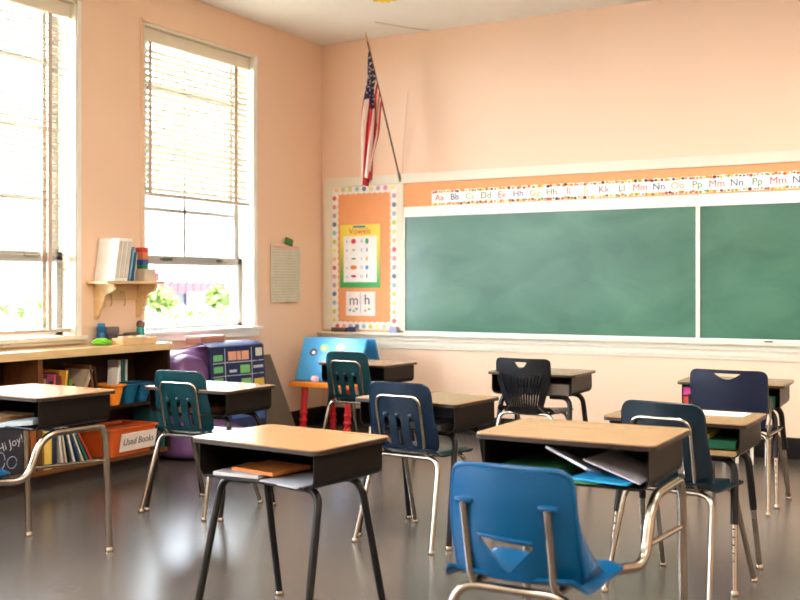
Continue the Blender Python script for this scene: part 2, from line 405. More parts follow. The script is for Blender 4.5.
Po = thing('wall_poster', 'yellow and green vowel poster with small pictures on the bulletin board', 'poster', (.416, -.0135, 1.235))
m = MB(); pw, ph = .21, .565
# colour runs from yellow at the top to green at the foot, as printed
PY = bpy.data.materials.new('printed_yellow_to_green'); PY.use_nodes = True; nt = PY.node_tree
tc = nt.nodes.new('ShaderNodeTexCoord'); sx_ = nt.nodes.new('ShaderNodeSeparateXYZ'); rp = nt.nodes.new('ShaderNodeValToRGB')
nt.links.new(tc.outputs['Object'], sx_.inputs[0]); nt.links.new(sx_.outputs[2], rp.inputs[0]); nt.links.new(rp.outputs[0], nt.nodes['Principled BSDF'].inputs['Base Color'])
rp.color_ramp.elements[0].color = rgb(60, 175, 90); rp.color_ramp.elements[1].color = rgb(248, 226, 90); rp.color_ramp.elements[0].position = .05; rp.color_ramp.elements[1].position = .42
nt.nodes['Principled BSDF'].inputs['Roughness'].default_value = .5
MB().box(-pw, pw, -.003, 0, 0, ph).build('poster_sheet', PY, Po, smooth=False)
MB().box(-pw+.04, pw-.035, -.0045, -.003, .05, ph-.105).build('white_panel', cm(250, 250, 248, .5), Po, smooth=False)
MB().box(-.07, .06, -.005, -.003, ph-.03, ph-.012).build('title_flash', cm(60, 140, 190, .5), Po, smooth=False)
text('title', 'Vowels', .078, cm(220, 90, 60, .5), Po, TM(0, -.0045, ph-.062, FACE_Y))
pc = [cm(214, 50, 60, .5), cm(190, 190, 120, .5), cm(110, 150, 90, .5), cm(226, 130, 70, .5), cm(200, 60, 90, .5), cm(80, 170, 100, .5), cm(120, 130, 190, .5), cm(230, 200, 130, .5), cm(110, 150, 210, .5)]
m = MB()
for k in range(5):
    z = ph-.15-k*.078
    m.plate(ellipse(-.065, z, (.026, .014, .025, .036, .03)[k], (.022, .01, .008, .02, .012)[k], 12), t=.001, fn=lambda u, v, w_: (u, -.0046-w_, v), mi=k)
    m.plate(ellipse(.075, z, (.018, .006, .013, .018, .006)[k], (.026, .02, .02, .02, .02)[k], 12), t=.001, fn=lambda u, v, w_: (u, -.0046-w_, v), mi=(5, 6, 7, 8, 6)[k])
m.build('pictures', pc, Po, smooth=False)
for k, (a, b) in enumerate((('a', 'A'), ('e', 'E'), ('i', 'I'), ('o', 'O'), ('u', 'U'))):
    z = ph-.15-k*.078
    text('small_letter', a, .04, cm(130, 140, 190, .6), Po, TM(-.135, -.005, z, FACE_Y)); text('small_letter', b, .04, cm(130, 140, 190, .6), Po, TM(.02, -.005, z, FACE_Y))
Wh = thing('letter_sheet', 'small white sheet reading m and h below the vowel poster', 'paper sheet', (.422, -.0135, .985))
MB().box(-.152, .152, -.002, 0, 0, .215).build('sheet', cm(248, 240, 232, .6), Wh, smooth=False)
text('large_letter', 'm', .13, cm(90, 90, 120, .6), Wh, TM(-.07, -.0028, .135, FACE_Y)); text('large_letter', 'h', .13, cm(60, 60, 90, .6), Wh, TM(.07, -.0028, .14, FACE_Y))
m = MB(); 
for (a, b, c) in ((-.11, .05, 0), (-.07, .04, 1), (-.04, .06, 0), (.05, .045, 2), (.09, .06, 1)): m.plate(ellipse(a, b, .014, .01, 10), t=.001, fn=lambda u, v, w_: (u, -.0021-w_, v), mi=c)
m.box(-.002, .002, -.003, -.002, .02, .2, mi=0); m.build('doodles', [cm(120, 130, 190, .6), cm(120, 190, 140, .6), cm(230, 150, 110, .6)], Wh, smooth=False)

# things on the chalk ledge
E_ = thing('chalk_eraser', 'brown felt chalk eraser on the ledge below the bulletin board', 'eraser', (.24, -.055, .8415))
MB().box(-.09, .06, -.022, .022, .012, .036, bev=.004).build('wooden_back', cm(130, 92, 66, .6), E_); MB().box(-.09, .06, -.02, .02, 0, .012).build('felt', cm(70, 64, 60, .9), E_)
MB().box(-.035, .035, -.018, .018, 0, .045, bev=.008).build('chalk_box', cm(52, 66, 104, .5), None, 'small dark blue box on the chalk ledge beside the eraser', 'box', loc=(.355, -.055, .8405))
MB().box(-.035, .035, -.014, .014, 0, .055, bev=.003).build('chalk_pack', cm(168, 168, 200, .5), None, 'small lilac grey chalk pack on the ledge under the bulletin board right edge', 'chalk box', loc=(.785, -.055, .8405))
MB().tube([(-.03, 0, .006), (.03, 0, .006)], .006, 8).build('chalk_stick', cm(86, 70, 66, .6), None, 'dark stub lying on the ledge under the right chalkboard', 'chalk', loc=(3.92, -.055, .8405))

# flag ---------------------------------------------------------------------------
F = thing('wall_flag', 'United States flag hanging from a slanted wooden pole on the back wall', 'flag', (.835, -.02, 2.165))
tip = Vector((-.035, -.5, 1.13)); 
MB().tube([(0, 0, 0), tip], .0075, 10).build('pole', cm(108, 74, 52, .45), F)
MB().lathe([(.001, -.012), (.013, 0), (.006, .035), (.0015, .07)]).build('pole_finial', cm(214, 178, 96, .35), F, loc=tuple(tip), rot=(radians(22), 0, 0))
m = MB(); m.box(-.022, .022, -.004, .018, -.05, .05, bev=.003); m.tube([(0, 0, -.005), tip*.06], .012, 12); m.build('pole_bracket', cm(120, 110, 100, .3, metal=.8), F)
red, whi, blu = cm(200, 44, 52, .7), cm(244, 226, 214, .7), cm(38, 40, 82, .7)
bm = bmesh.new(); NU, NV = 52, 60; g = []
pt0 = tip*.96; pt1 = tip*.56
for i in range(NU+1):
    u = i/NU; row = []; P = pt0.lerp(pt1, u)
    for j in range(NV+1):
        v = j/NV
        drop = v*(1.17-.62*u)
        x = P.x+((u-.55)*.13*min(1, v*1.8)*(1-.55*v))-.012*sin(v*5+u*4)*v+.028*sin(u*16+v*2.5)*min(1, v*2.2)
        y = P.y-.20*u*v**.7+.05*sin(u*19+v*3)*min(1, v*2.4)
        row.append(bm.verts.new((x, y, P.z-drop)))
    g.append(row)
for i in range(NU):
    for j in range(NV):
        f = bm.faces.new((g[i][j], g[i+1][j], g[i+1][j+1], g[i][j+1]))
        u, v = (i+.5)/NU, (j+.5)/NV
        st = int(u*13)
        f.material_index = 2 if (u < 7/13 and v < .35) else (0 if st % 2 == 0 else 1)
me = bpy.data.meshes.new('flag_cloth'); bm.to_mesh(me); bm.free()
for q in (red, whi, blu): me.materials.append(q)
me.shade_smooth(); fl = link('flag_cloth', me, F)
so = fl.modifiers.new('cloth', 'SOLIDIFY'); so.thickness = .0015
m = MB(); 
for a in range(9):
    for b in range(11):
        if (a+b) % 2: continue
        i = int((a+.7)/9.6*28); j = int((b+.8)/12*20.5)
        c = (g and me.vertices[i*(NV+1)+j].co)
        n = me.vertices[i*(NV+1)+j].normal
        for s in (1, -1):
            M = Matrix.Translation(c+n*.0025*s) @ n.to_track_quat('Z', 'Y').to_matrix().to_4x4()
            t_ = bmesh.new(); vv = [t_.verts.new(M @ Vector((cos(pi/2+k*pi/5)*(.0095 if k % 2 == 0 else .004), sin(pi/2+k*pi/5)*(.0095 if k % 2 == 0 else .004), 0))) for k in range(10)]
            t_.faces.new(vv); m.merge(t_)
m.build('stars', whi, F, smooth=False)
o_ = MB(); o_.tube([(.012, 0, .02), (.05, -.015, .4), (.075, -.0, .78)], .0025, 6); o_.build('hanging_cord', cm(214, 186, 160, .7), F)

# yellow ornament stuck to the ceiling
Mb = MB(); Mb.plate([( (.1 if k % 2 == 0 else .055)*cos(pi*k/8), (.1 if k % 2 == 0 else .055)*sin(pi*k/8)) for k in range(16)], t=.01); 
Mb.build('paper_star', cm(240, 214, 60, .6), None, 'yellow paper sun stuck on the ceiling near the back wall', 'decoration', loc=(1.28, -1.06, RZ-.012))

# left wall: chart, shelf ----------------------------------------------------------
Cc = thing('class_chart', 'gridded paper chart with pink heading hanging on the left wall by the corner', 'wall chart', (.004, -.585, 1.11))
CH = MB(); CH.plate(rpoly([(-.21, 0), (.205, .005), (.215, .27), (.21, .5), (-.212, .5), (-.216, .25)], .01), t=.004, cu=frange(-.2, .2, 8), cv=frange(0, .5, 8), fn=lambda u, v, w_: (.006+w_+.008*(1+sin(u*9+1)), u, v))
CH.build('chart_sheet', cm(226, 216, 190, .6), Cc)
m = MB(); fnx = lambda u: .0115+.008*(1+sin(u*9+1))
for k in range(13):
    u = -.19+k*.031; m.box(fnx(u), fnx(u)+.0007, u-.0016, u+.0016, .02, .455, mi=0)
for k in range(19):
    z = .02+k*.024
    for j in range(12): 
        u = -.19+(j+.5)*.031; m.box(fnx(u)-.0004, fnx(u)+.001, u-.0165, u+.0165, z-.0014, z+.0014, mi=0)
m.build('grid_lines', [cm(150, 172, 176, .6)], Cc, smooth=False)
m = MB(); 
for j in range(12):
    u = -.19+(j+.5)*.031; m.box(fnx(u)-.001, fnx(u)+.0012, u-.016, u+.016, .462, .485)
m.build('pink_heading', cm(236, 176, 166, .6), Cc, smooth=False)
m = MB(); m.box(-.0, .014, -.05, .05, -.03, .03, bev=.003, M=Matrix.Translation((.026, .02, .522)) @ Matrix.Rotation(radians(-12), 4, 'X'))
m.build('green_clip', cm(70, 120, 50, .5), Cc)

S = thing('wall_shelf', 'small pale wooden wall shelf on scrolled brackets between the windows', 'shelf', (0, -2.58, 1.05))
MB().box(.001, .205, -.285, .268, .215, .233, bev=.003).build('board', WOOD, S)
MB().box(.001, .014, -.2, .2, .1, .215).build('back_rail', WOOD, S, smooth=False)
def bracket():
    pts = [(0, .215), (.185, .215), (.185, .185), (.165, .16), (.13, .15), (.105, .135), (.09, .1), (.085, .06), (.06, .045), (.045, .01), (.03, -.02), (0, -.03)]
    return rpoly(pts, .012)
for y in (-.2, .2): MB().plate(bracket(), t=.02, fn=lambda u, v, w_, y=y: (.002+u, y-.01+w_, v)).build('bracket', WOOD, S)
m = MB()
for y in (-.1, .03): m.tube(fillet([(.014, y, .16), (.05, y, .15), (.06, y, .09), (.045, y, .06)], .02), .004, 8)
m.build('hook', cm(190, 150, 110, .4, metal=.5), S)

SZ = 1.2845
def lean_box(name, dims, shear, mats, label, cat, loc, bev=.003, spine=None, group=None):
    T = thing(name, label, cat, loc, 0, group)
    x, y, z = dims
    m = MB(); Msh = Matrix(((1, 0, 0, 0), (0, 1, shear, 0), (0, 0, 1, 0), (0, 0, 0, 1)))
    m.box(0, x, 0, y, 0, z, bev=bev, M=Msh); m.build('cover', mats[0], T)
    m = MB(); m.box(x-.002, x+.002, .004, y-.004, .01, z-.01, M=Msh) if spine is None else m.box(x-.004, x+.003, .006, y-.006, .02, z-.02, M=Msh)
    m.build('page_edges' if spine is None else 'spine_label', mats[1], T, smooth=False); return T
for k in range(3):
    lean_box('ring_binder', (.185-.004*k, .042, .29), .17, [cm(244, 244, 238, .45), cm(212, 204, 192, .6)],
             ['white binder leaning on the wall shelf, outermost at the left end', 'white binder in the middle of the three leaning on the wall shelf', 'white binder against the blue folder on the wall shelf'][k], 'binder', (.012, -2.80+k*.046, SZ), spine=1, group='white binders on the wall shelf')
lean_box('blue_folder', (.15, .02, .235), .2, [cm(92, 150, 178, .5), cm(150, 180, 196, .6)], 'pale blue folder leaning right of the white binders on the wall shelf', 'folder', (.03, -2.648, SZ))
lean_box('blue_booklet', (.16, .012, .2), .17, [cm(60, 120, 150, .5), cm(200, 210, 210, .6)], 'thin darker blue booklet beside the pale blue folder on the wall shelf', 'booklet', (.03, -2.612, SZ))
bx = MB().box(0, .09, 0, .11, 0, .085, bev=.004).build('card_box', cm(214, 196, 172, .7), None, 'beige card box on the wall shelf holding up coloured blocks', 'box', loc=(.09, -2.49, SZ))
St = thing('stacking_blocks', 'tower of red, orange, blue and green blocks on the beige box', 'toy blocks', (.1, -2.485, SZ+.0855))
z = 0
for c, hh, d in (((40, 140, 80), .026, 0), ((44, 96, 160), .04, 0), ((226, 130, 84), .05, .0), ((214, 70, 56), .034, -.012)):
    MB().box(0, .06, d, .055, z, z+hh, bev=.003).build('block', cm(*c, .45), St); z += hh
MB().box(0, .07, 0, .06, 0, .06, bev=.012).build('pink_tub', cm(238, 178, 190, .5), None, 'small pink tub at the right end of the wall shelf', 'tub', loc=(.1, -2.395, SZ))

# ------------------------------------------------------------------ bookcase
CB = thing('bookcase', 'long low dark bookcase with pale wooden top under the left windows', 'bookcase', (0, -2.385, 0))
ZT = .856; XL = .32; YE = -3.3
MB().box(.003, XL+.015, YE, .01, ZT-.05, ZT, bev=.005).build('top', WOOD, CB)
MB().box(.003, XL, -.025, 0, .1, ZT-.05).build('side_panel', WOODD, CB, smooth=False)
MB().box(.003, XL, YE, YE+.025, .1, ZT-.05).build('side_panel', WOODD, CB, smooth=False)
MB().box(.003, XL-.002, -1.165, -1.13, .13, ZT-.05).build('divider', WOODM, CB, smooth=False)
MB().box(.003, XL-.002, -2.4, -2.365, .13, ZT-.05).build('divider', WOODM, CB, smooth=False)
MB().box(.003, XL-.001, YE+.025, -.025, .1, .128).build('shelf', WOODM, CB, smooth=False)
MB().box(.003, XL-.02, -1.13, -.025, .44, .46).build('shelf', WOODD, CB, smooth=False)
MB().box(.003, XL-.02, -2.365, -1.165, .44, .46).build('shelf', WOODD, CB, smooth=False)
MB().box(.003, XL-.02, YE+.025, -2.4, .44, .46).build('shelf', WOODD, CB, smooth=False)
MB().box(.003, .012, YE+.025, -.025, .128, ZT-.05).build('back_panel', WOODD, CB, smooth=False)
MB().box(.003, XL-.08, YE, -.03, 0, .1).build('plinth', cm(46, 34, 28, .6), CB, smooth=False)

def book(x, y, z, t, h, d, c, label, lean=0, group='books in the bookcase', name='book', pages=(232, 222, 200)):
    if lean < 0: z += t*sin(-lean)+.001
    T = thing(name, label, 'book', (x, y, z), 0, group); T.rotation_euler = (lean, 0, 0)
    m = MB(); e = .0022
    m.box(0, d, 0, e, 0, h); m.box(0, d, t-e, t, 0, h); m.box(d-e, d, 0, t, 0, h)
    m.build('cover', cm(*c, .5), T, smooth=False)
    MB().box(.003, d-e-.001, e, t-e, .004, h-.004).build('pages', cm(*pages, .8), T, smooth=False)
    return T
cols = [((190, 60, 60), 'red'), ((150, 110, 60), 'tan'), ((120, 60, 110), 'plum'), ((60, 50, 60), 'dark grey'), ((200, 80, 110), 'pink'), ((110, 60, 40), 'brown'), ((170, 50, 40), 'brick red'), ((232, 170, 60), 'amber'), ((110, 150, 50), 'green'), ((60, 90, 50), 'forest green')]
y = -3.5
for k, (c, cn) in enumerate(cols):
    t = (.018, .024, .016, .03, .02, .022, .016, .022, .026, .02)[k]; h = (.27, .22, .24, .2, .24, .25, .23, .26, .2, .17)[k]
    book(.05, y, .4605, t, h, .235, c, '%s spined book in the upper bookcase row, %s' % (cn, ['first from the divider', 'second from the divider', 'third from the divider', 'fourth from the divider', 'near the middle of the row', 'right of the pink one', 'beside the amber one', 'leaning a little', 'short one after the amber book', 'shortest, at the end of the row'][k]), lean=(-.12 if k > 6 else 0))
    y += t+.003+(.012 if k == 7 else 0)
book(.06, -3.205, .4605, .03, .27, .22, (176, 156, 130), 'large grey-beige book leaning far over beside the short green books', lean=-.42)
book(.06, -3.06, .4605, .02, .28, .22, (120, 70, 44), 'brown book leaning against the dark picture books', lean=.15)
book(.06, -3.018, .4605, .016, .27, .22, (60, 36, 30), 'dark brown picture book leaning left in the upper row', lean=.17)
book(.014, -2.675, .4605, .025, .28, .1, (226, 226, 214), 'tall white book standing behind the blue tubs', lean=0)
book(.014, -2.645, .4605, .03, .285, .1, (40, 120, 110), 'tall teal book standing behind the blue tubs')
book(.014, -2.61, .4605, .022, .28, .1, (240, 240, 232), 'tall cream book at the right end behind the blue tubs')

def tub(y0, y1, z, h, x0, x1, c, label, name='storage_tub', flare=.02, lip=True, cat='tub'):
    T = thing(name, label, cat, ((x0+x1)/2, (y0+y1)/2, z), 0, 'small tubs on the upper shelf' if name == 'storage_tub' else None)
    hx, hy = (x1-x0)/2, (y1-y0)/2; m = MB(); bm_ = m.bm
    def ring(dx, dy, zz, r=.025): return [bm_.verts.new((a, b, zz)) for a, b in rrect(-dx, dx, -dy, dy, r, 4)]
    rs = [ring(hx-flare, hy-flare, 0), ring(hx, hy, h)]
    if lip: rs += [ring(hx+.012, hy+.012, h), ring(hx+.012, hy+.012, h+.012), ring(hx-.008, hy-.008, h+.012)]
    rs += [ring(hx-.01, hy-.01, h-.004), ring(hx-flare-.006, hy-flare-.006, .006)]
    for a, b in zip(rs, rs[1:]):
        n = len(a)
        for k in range(n): bm_.faces.new((a[k], a[(k+1) % n], b[(k+1) % n], b[k]))
    bm_.faces.new(rs[0][::-1]); bm_.faces.new(rs[-1])
    m.build('bin_body', cm(*c, .4), T, ang=40); return T
tub(-2.915, -2.80, .4605, .125, .12, .30, (238, 138, 34), 'bright orange tub on the upper shelf beside the blue tubs')
tub(-2.785, -2.665, .4605, .12, .12, .30, (8, 92, 124), 'blue tub on the upper shelf next to the orange tub')
tub(-2.65, -2.54, .4605, .12, .12, .30, (12, 86, 120), 'blue tub at the right end of the upper shelf')
MB().box(0, .09, 0, .018, 0, .24, bev=.002).build('white_card', cm(236, 232, 222, .6), None, 'white card standing up in the orange tub', 'card', loc=(.18, -2.86, .468), rot=(-.1, 0, 0))
U = tub(-3.0, -2.555, .1285, .175, .03, .36, (214, 92, 32), 'large orange bin labelled Used Books on the bottom shelf', 'book_bin', flare=.03, cat='bin')
U.rotation_euler = (0, 0, radians(2))
# lid: bevelled cover panel sloping up into the shelf
Mt = Matrix.Translation((.1665, .03, .088)) @ Matrix.Rotation(radians(10.5), 4, 'Y')
MB().box(-.004, .004, -.17, .17, -.058, .062, M=Mt).build('paper_label', cm(240, 226, 214, .6), U, smooth=False)
text('lettering', 'Used Books', .066, cm(50, 44, 44, .6), U, Mt @ TM(.0045, 0, .004, FACE_X), sx=.92)
MB().box(-.14, .13, -.2, .2, .14, .168, bev=.006).build('stacked_paper', cm(206, 96, 50, .6), U)
for k, (c, cn) in enumerate((((30, 86, 96), 'dark teal'), ((20, 100, 100), 'teal'))):
    book(.05, -2.468+k*.028, .1285, .022, .27, .25, c, '%s book standing right of the orange book bin, %s' % (cn, 'touching the bin' if k == 0 else 'at the bookcase end'))
# lower shelf, books behind the chrome frame of the left desk
book(.04, -3.545, .1285, .035, .29, .26, (196, 118, 40), 'thick orange-brown book next to the yellow one on the bottom shelf') if False else None
book(.04, -3.5, .1285, .06, .23, .275, (230, 190, 80), 'thick yellow book on the bottom shelf, nearest the divider')
pl = [((40, 60, 100), 'navy', .02), ((60, 56, 60), 'charcoal', .016), ((226, 220, 206), 'ivory', .02), ((208, 196, 170), 'cream', .016), ((44, 50, 60), 'black', .014), ((230, 226, 214), 'white', .018), ((30, 66, 100), 'blue', .018), ((222, 214, 200), 'pale grey', .014), ((30, 110, 90), 'green', .018), ((180, 60, 50), 'red', .018)]
y = -3.425
for k, (c, cn, t) in enumerate(pl):
    ln = (0, 0, .12, .18, .26, .3, .36, .42, .5, .55)[k]
    book(.05, y, .1285, t, .25-(.02*(k % 3)), .25, c, '%s book on the bottom shelf, %s' % (cn, ['upright next to the yellow book', 'upright beside the navy one', 'leaning slightly', 'leaning between ivory and black', 'thin and leaning', 'leaning, bright edge', 'leaning before the pale grey one', 'leaning half over', 'leaning far over', 'leaning lowest beside the orange bin'][k]), lean=ln)
    nx = (0, 0, .12, .18, .26, .3, .36, .42, .5, .55, .55)[k+1]
    y += t/cos(ln)+.003+.25*max(0, sin(nx)-sin(ln))
# left bay: chalk-drawn picture panel
Dp = thing('picture_panel', 'dark panel with white chalk writing and doodles standing on the bottom shelf at far left', 'picture panel', (.3, -3.79, .1285))
MB().box(-.01, .0, -.17, .17, 0, .3).build('panel', cm(42, 44, 52, .6), Dp, smooth=False)
text('chalk_writing', 'Hi Joy!', .07, cm(196, 196, 206, .7), Dp, TM(.0015, .05, .19, FACE_X, .25)); 
m = MB(); m.tube([(.002, .06+.035*cos(a*.5), .08+.035*sin(a*.5)) for a in range(13)], .003, 6); m.tube([(.002, -.02+.03*cos(a*.5), .1+.05*sin(a*.5)) for a in range(13)], .003, 6)
m.build('doodles', cm(150, 160, 190, .7), Dp)
book(.04, -3.6, .1285, .045, .26, .27, (150, 84, 34), 'thick brown book left of the divider on the bottom shelf')

# items on the bookcase top
G = ZT+.0005
T = thing('tape_dispenser', 'lime green tape dispenser on the bookcase top', 'tape dispenser', (.16, -2.87, G))
MB().blob((0, 0, .018), (.04, .085, .018), .6).build('dispenser_body', cm(110, 205, 40, .35), T)
MB().blob((0, -.01, .036), (.026, .045, .012), .7).build('tape_roll', cm(150, 220, 70, .3), T)
MB().box(-.03, .03, .086, .125, 0, .032, bev=.006).build('cutter_end', cm(20, 84, 80, .4), T)
T = thing('glue_bottle', 'short blue bottle standing behind the green tape dispenser', 'bottle', (.07, -2.79, G))
MB().lathe([(.03, 0), (.032, .01), (.032, .07), (.027, .078), (.032, .086), (.032, .115), (.024, .122)]).build('bottle_body', cm(20, 100, 150, .35), T)
MB().lathe([(.024, .122), (.026, .126), (.024, .14), (.01, .142)]).build('cap', cm(40, 120, 170, .35), T)
T = thing('hand_stapler', 'dark grey stapler tilted on the bookcase top behind the wooden tray', 'stapler', (.09, -2.68, G))
MB().box(-.028, .028, -.085, .06, 0, .06, bev=.012).build('stapler_base', cm(78, 72, 74, .4), T)
MB().box(-.022, .022, -.095, .02, .062, .115, bev=.014).build('stapler_arm', cm(104, 96, 104, .4), T)
T = thing('pencil_case', 'flat dark grey pencil case lying left of the teal bottle', 'pencil case', (.09, -2.53, G))
MB().blob((0, 0, .034), (.035, .075, .034), .5).build('case_body', cm(70, 66, 60, .7), T)
MB().box(-.002, .002, -.06, .06, .066, .07).build('zip', cm(150, 146, 136, .4), T)
T = thing('spray_bottle', 'teal bottle with brown top at the right end of the bookcase', 'bottle', (.1, -2.445, G))
MB().lathe([(.026, 0), (.029, .008), (.029, .09), (.024, .105)]).build('bottle_body', cm(40, 150, 140, .35), T)
MB().lathe([(.024, .105), (.03, .11), (.03, .135), (.018, .15)]).build('cap', cm(120, 72, 64, .4), T)
T = thing('wooden_tray', 'shallow pale wooden tray on the front edge of the bookcase top', 'tray', (.25, -2.66, G))
m = MB(); m.box(-.05, .05, -.16, .16, 0, .006); 
for s in (-1, 1): m.box(s*.05-.004, s*.05+.004, -.16, .16, 0, .045, bev=.002); m.box(-.05, .05, s*.16-.004, s*.16+.004, 0, .045, bev=.002)
m.build('tray_body', cm(226, 190, 140, .5), T)
for yy, c, lb in ((-2.77, (236, 196, 180), 'pink sponge cube at the left end of the wooden tray'), (-2.70, (244, 214, 150), 'cream cube in the left half of the wooden tray'), (-2.6, (240, 236, 224), 'white lid in the right half of the wooden tray')):
    MB().box(-.025, .025, -.025, .025, 0, .05, bev=.006).build('small_cube' if yy < -2.65 else 'round_lid', cm(*c, .6), None, lb, 'block', loc=(.25, yy, G+.0065))
MB().tube([(0, -.05, .006), (.01, .06, .006)], .005, 8).build('marker_pen', cm(60, 56, 60, .4), None, 'dark marker lying on the sill of the window beside the corner', 'pen', loc=(.02, -2.2, Z0+.0025))

# ------------------------------------------------------------------ purple seat, pocket chart, boxes
PU = mat('purple_vinyl', rgb(112, 76, 124), .45, vary=.08, scale=4, bump=.5, bscale=9)
BG = thing('bean_bag_chair', 'purple soft chair against the wall under the corner window', 'soft chair', (.22, -1.895, 0))
def sag(x, y, z): return (x+.03*sin(y*9)*max(0, z), y+(.04*sin(z*7)), max(0, z*(1+.02*sin(y*11))))
MB().blob((-.03, 0, .40), (.17, .44, .40), .45, fn=sag).build('backrest', PU, BG)
MB().blob((.12, -.27, .50), (.10, .2, .26), .7, fn=sag).build('arm_cushion', PU, BG)
MB().blob((.02, -.02, .14), (.21, .42, .14), .5, fn=sag).build('seat_cushion', PU, BG)
PC = thing('pocket_chart', 'navy pocket chart with green and orange cards draped over the purple chair', 'pocket chart', (.47, -1.77, 0))
PC.scale = (1, .88, 1)
NV_ = mat('navy_chart_fabric', rgb(22, 38, 84), .6, vary=.08, scale=20, bump=.2, bscale=50)
def pcf(u, v, w_):
    # u along y, v = height; over the top the cloth bends back
    if v < .80: return (-.02+.02*sin(u*8)-.05*(v-.4)+w_, u, v)
    a = v-.80; return (-.02+.02*sin(u*8)-.02-min(a, .3)*.93+w_*.3, u, .80+.028*sin(min(a, .12)/.12*pi/2)+w_)
MB().plate(rpoly([(-.37, .36), (.33, .08), (.35, .5), (.335, .80), (.3, .98), (-.3, .98), (-.37, .80)], .03), t=.006, cu=frange(-.4, .4, 14), cv=frange(.05, 1.0, 24), fn=pcf).build('chart_cloth', NV_, PC)
def card(u0, u1, v0, v1, c, nm='card'):
    MB().plate([(u0, v0), (u1, v0), (u1, v1), (u0, v1)], t=.002, cu=frange(u0, u1, 4), fn=lambda u, v, w_: (pcf(u, v, .0075)[0]+w_, u, v)).build(nm, cm(*c, .5), PC, smooth=False)
for k in range(3): card(-.32, -.19, .70-k*.085, .745-k*.085, (110, 190, 120))
for k, (a, b) in enumerate(((-.12, -.03), (-.02, .02), (.03, .11))): card(a, b, .70, .765, (232, 168, 140))
card(.20, .30, .72, .78, (214, 214, 200)); card(.01, .12, .60, .66, (120, 190, 110)); card(.02, .13, .50, .56, (130, 196, 120))
card(-.11, -.03, .61, .63, (190, 196, 210)); card(-.1, -.03, .50, .52, (190, 196, 210)); card(.165, .31, .63, .65, (190, 196, 214)); card(.17, .32, .44, .55, (226, 190, 70))
for u in (-.16, .145): card(u-.003, u+.003, .40, .79, (190, 200, 224), 'seam')
card(-.33, .32, .682, .688, (190, 200, 224), 'seam')
for v in (.585,): card(-.33, .32, v, v+.005, (190, 200, 224), 'seam')
card(-.1, .14, .27, .33, (60, 96, 160)); card(.16, .31, .24, .32, (60, 96, 160)); 
CBx = thing('cardboard_box', 'small flat pinkish brown box lying on top of the purple chair', 'box', (.23, -1.9, .818))
MB().box(-.07, .07, -.14, .14, 0, .05, bev=.003).build('box_body', cm(176, 118, 100, .7), CBx)
MB().box(-.073, .073, -.143, .143, .045, .064, bev=.002).build('box_lid', cm(206, 150, 130, .7), CBx)
PB = MB(); PB.box(-.008, .008, -.2, .3, 0, .74, bev=.002)
PB.build('plywood_board', mat('taupe_board', rgb(92, 76, 60), .6, vary=.06, scale=6, stretch=(1, 5, 1)), None, 'taupe board leaning on the wall behind the pocket chart', 'board', loc=(.37, -1.24, .001), rot=(radians(2), radians(-25), radians(-8)))

# ------------------------------------------------------------------ kids easel in the corner
EA = thing('art_easel', 'blue and red children\'s easel with round stickers in the corner', 'easel', (.50, -.46, 0))
RED = cm(206, 34, 40, .35)
Mb_ = Matrix.Translation((0, -.20, .45)) @ Matrix.Rotation(radians(-22), 4, 'X')
MB().box(-.33, .30, -.012, .012, 0, .385, bev=.01, M=Mb_).build('front_board', mat('sky_blue_board', rgb(70, 160, 214), .25, vary=.04), EA)
m2_ = Matrix.Translation((0, .16, .45)) @ Matrix.Rotation(radians(22), 4, 'X')
MB().box(-.33, .33, -.012, .012, 0, .385, bev=.01, M=m2_).build('rear_board', cm(60, 140, 200, .3), EA)
for x in (-.22, .22):
    for s in (-1, 1):
        y0 = -.215 if s < 0 else .18
        m = MB(); m.tube([(x, y0+s*.04, 0), (x, y0, .40)], .026, 16, r2=.03)
        for q in range(3): z = .05+.06*q; m.lathe([(.026, z), (.034, z+.008), (.034, z+.02), (.026, z+.028)], x, y0+s*(.04-.1*z), 16)
        m.build('leg', RED, EA)
MB().box(-.33, .33, -.3, -.19, .405, .445, bev=.012).build('tray', cm(240, 140, 40, .4), EA)
MB().box(-.2, .2, -.17, .14, .40, .43, bev=.006).build('crossbar', RED, EA)
for (x, z, c, r, nm) in ((-.2, .25, (44, 52, 70), .038, 0), (-.1, .29, (150, 200, 50), .04, 1), (.06, .30, (230, 190, 200), .038, 2), (.2, .22, (180, 210, 190), .034, 3), (-.05, .1, (240, 220, 120), .03, 4), (.15, .09, (230, 120, 110), .03, 5)):
    m = MB(); m.plate(ellipse(0, 0, r, r*.85, 16), t=.004, fn=lambda u, v, w_: Mb_ @ Vector((x+u, -.012-w_, z+v)))
    m.plate(ellipse(.006, -.004, r*.45, r*.4, 12), t=.002, fn=lambda u, v, w_: Mb_ @ Vector((x+u, -.0165-w_, z+v)), mi=1)
    m.build('sticker', [cm(*c, .4), cm(240, 240, 236, .4)], EA, smooth=False)
MB().lathe([(.03, 0), (.034, .01), (.034, .035), (.026, .05), (.01, .055)]).build('paint_pot', cm(236, 200, 206, .4), None, 'small pink and white paint pot on the easel tray', 'pot', loc=(.40, -.705, .446))

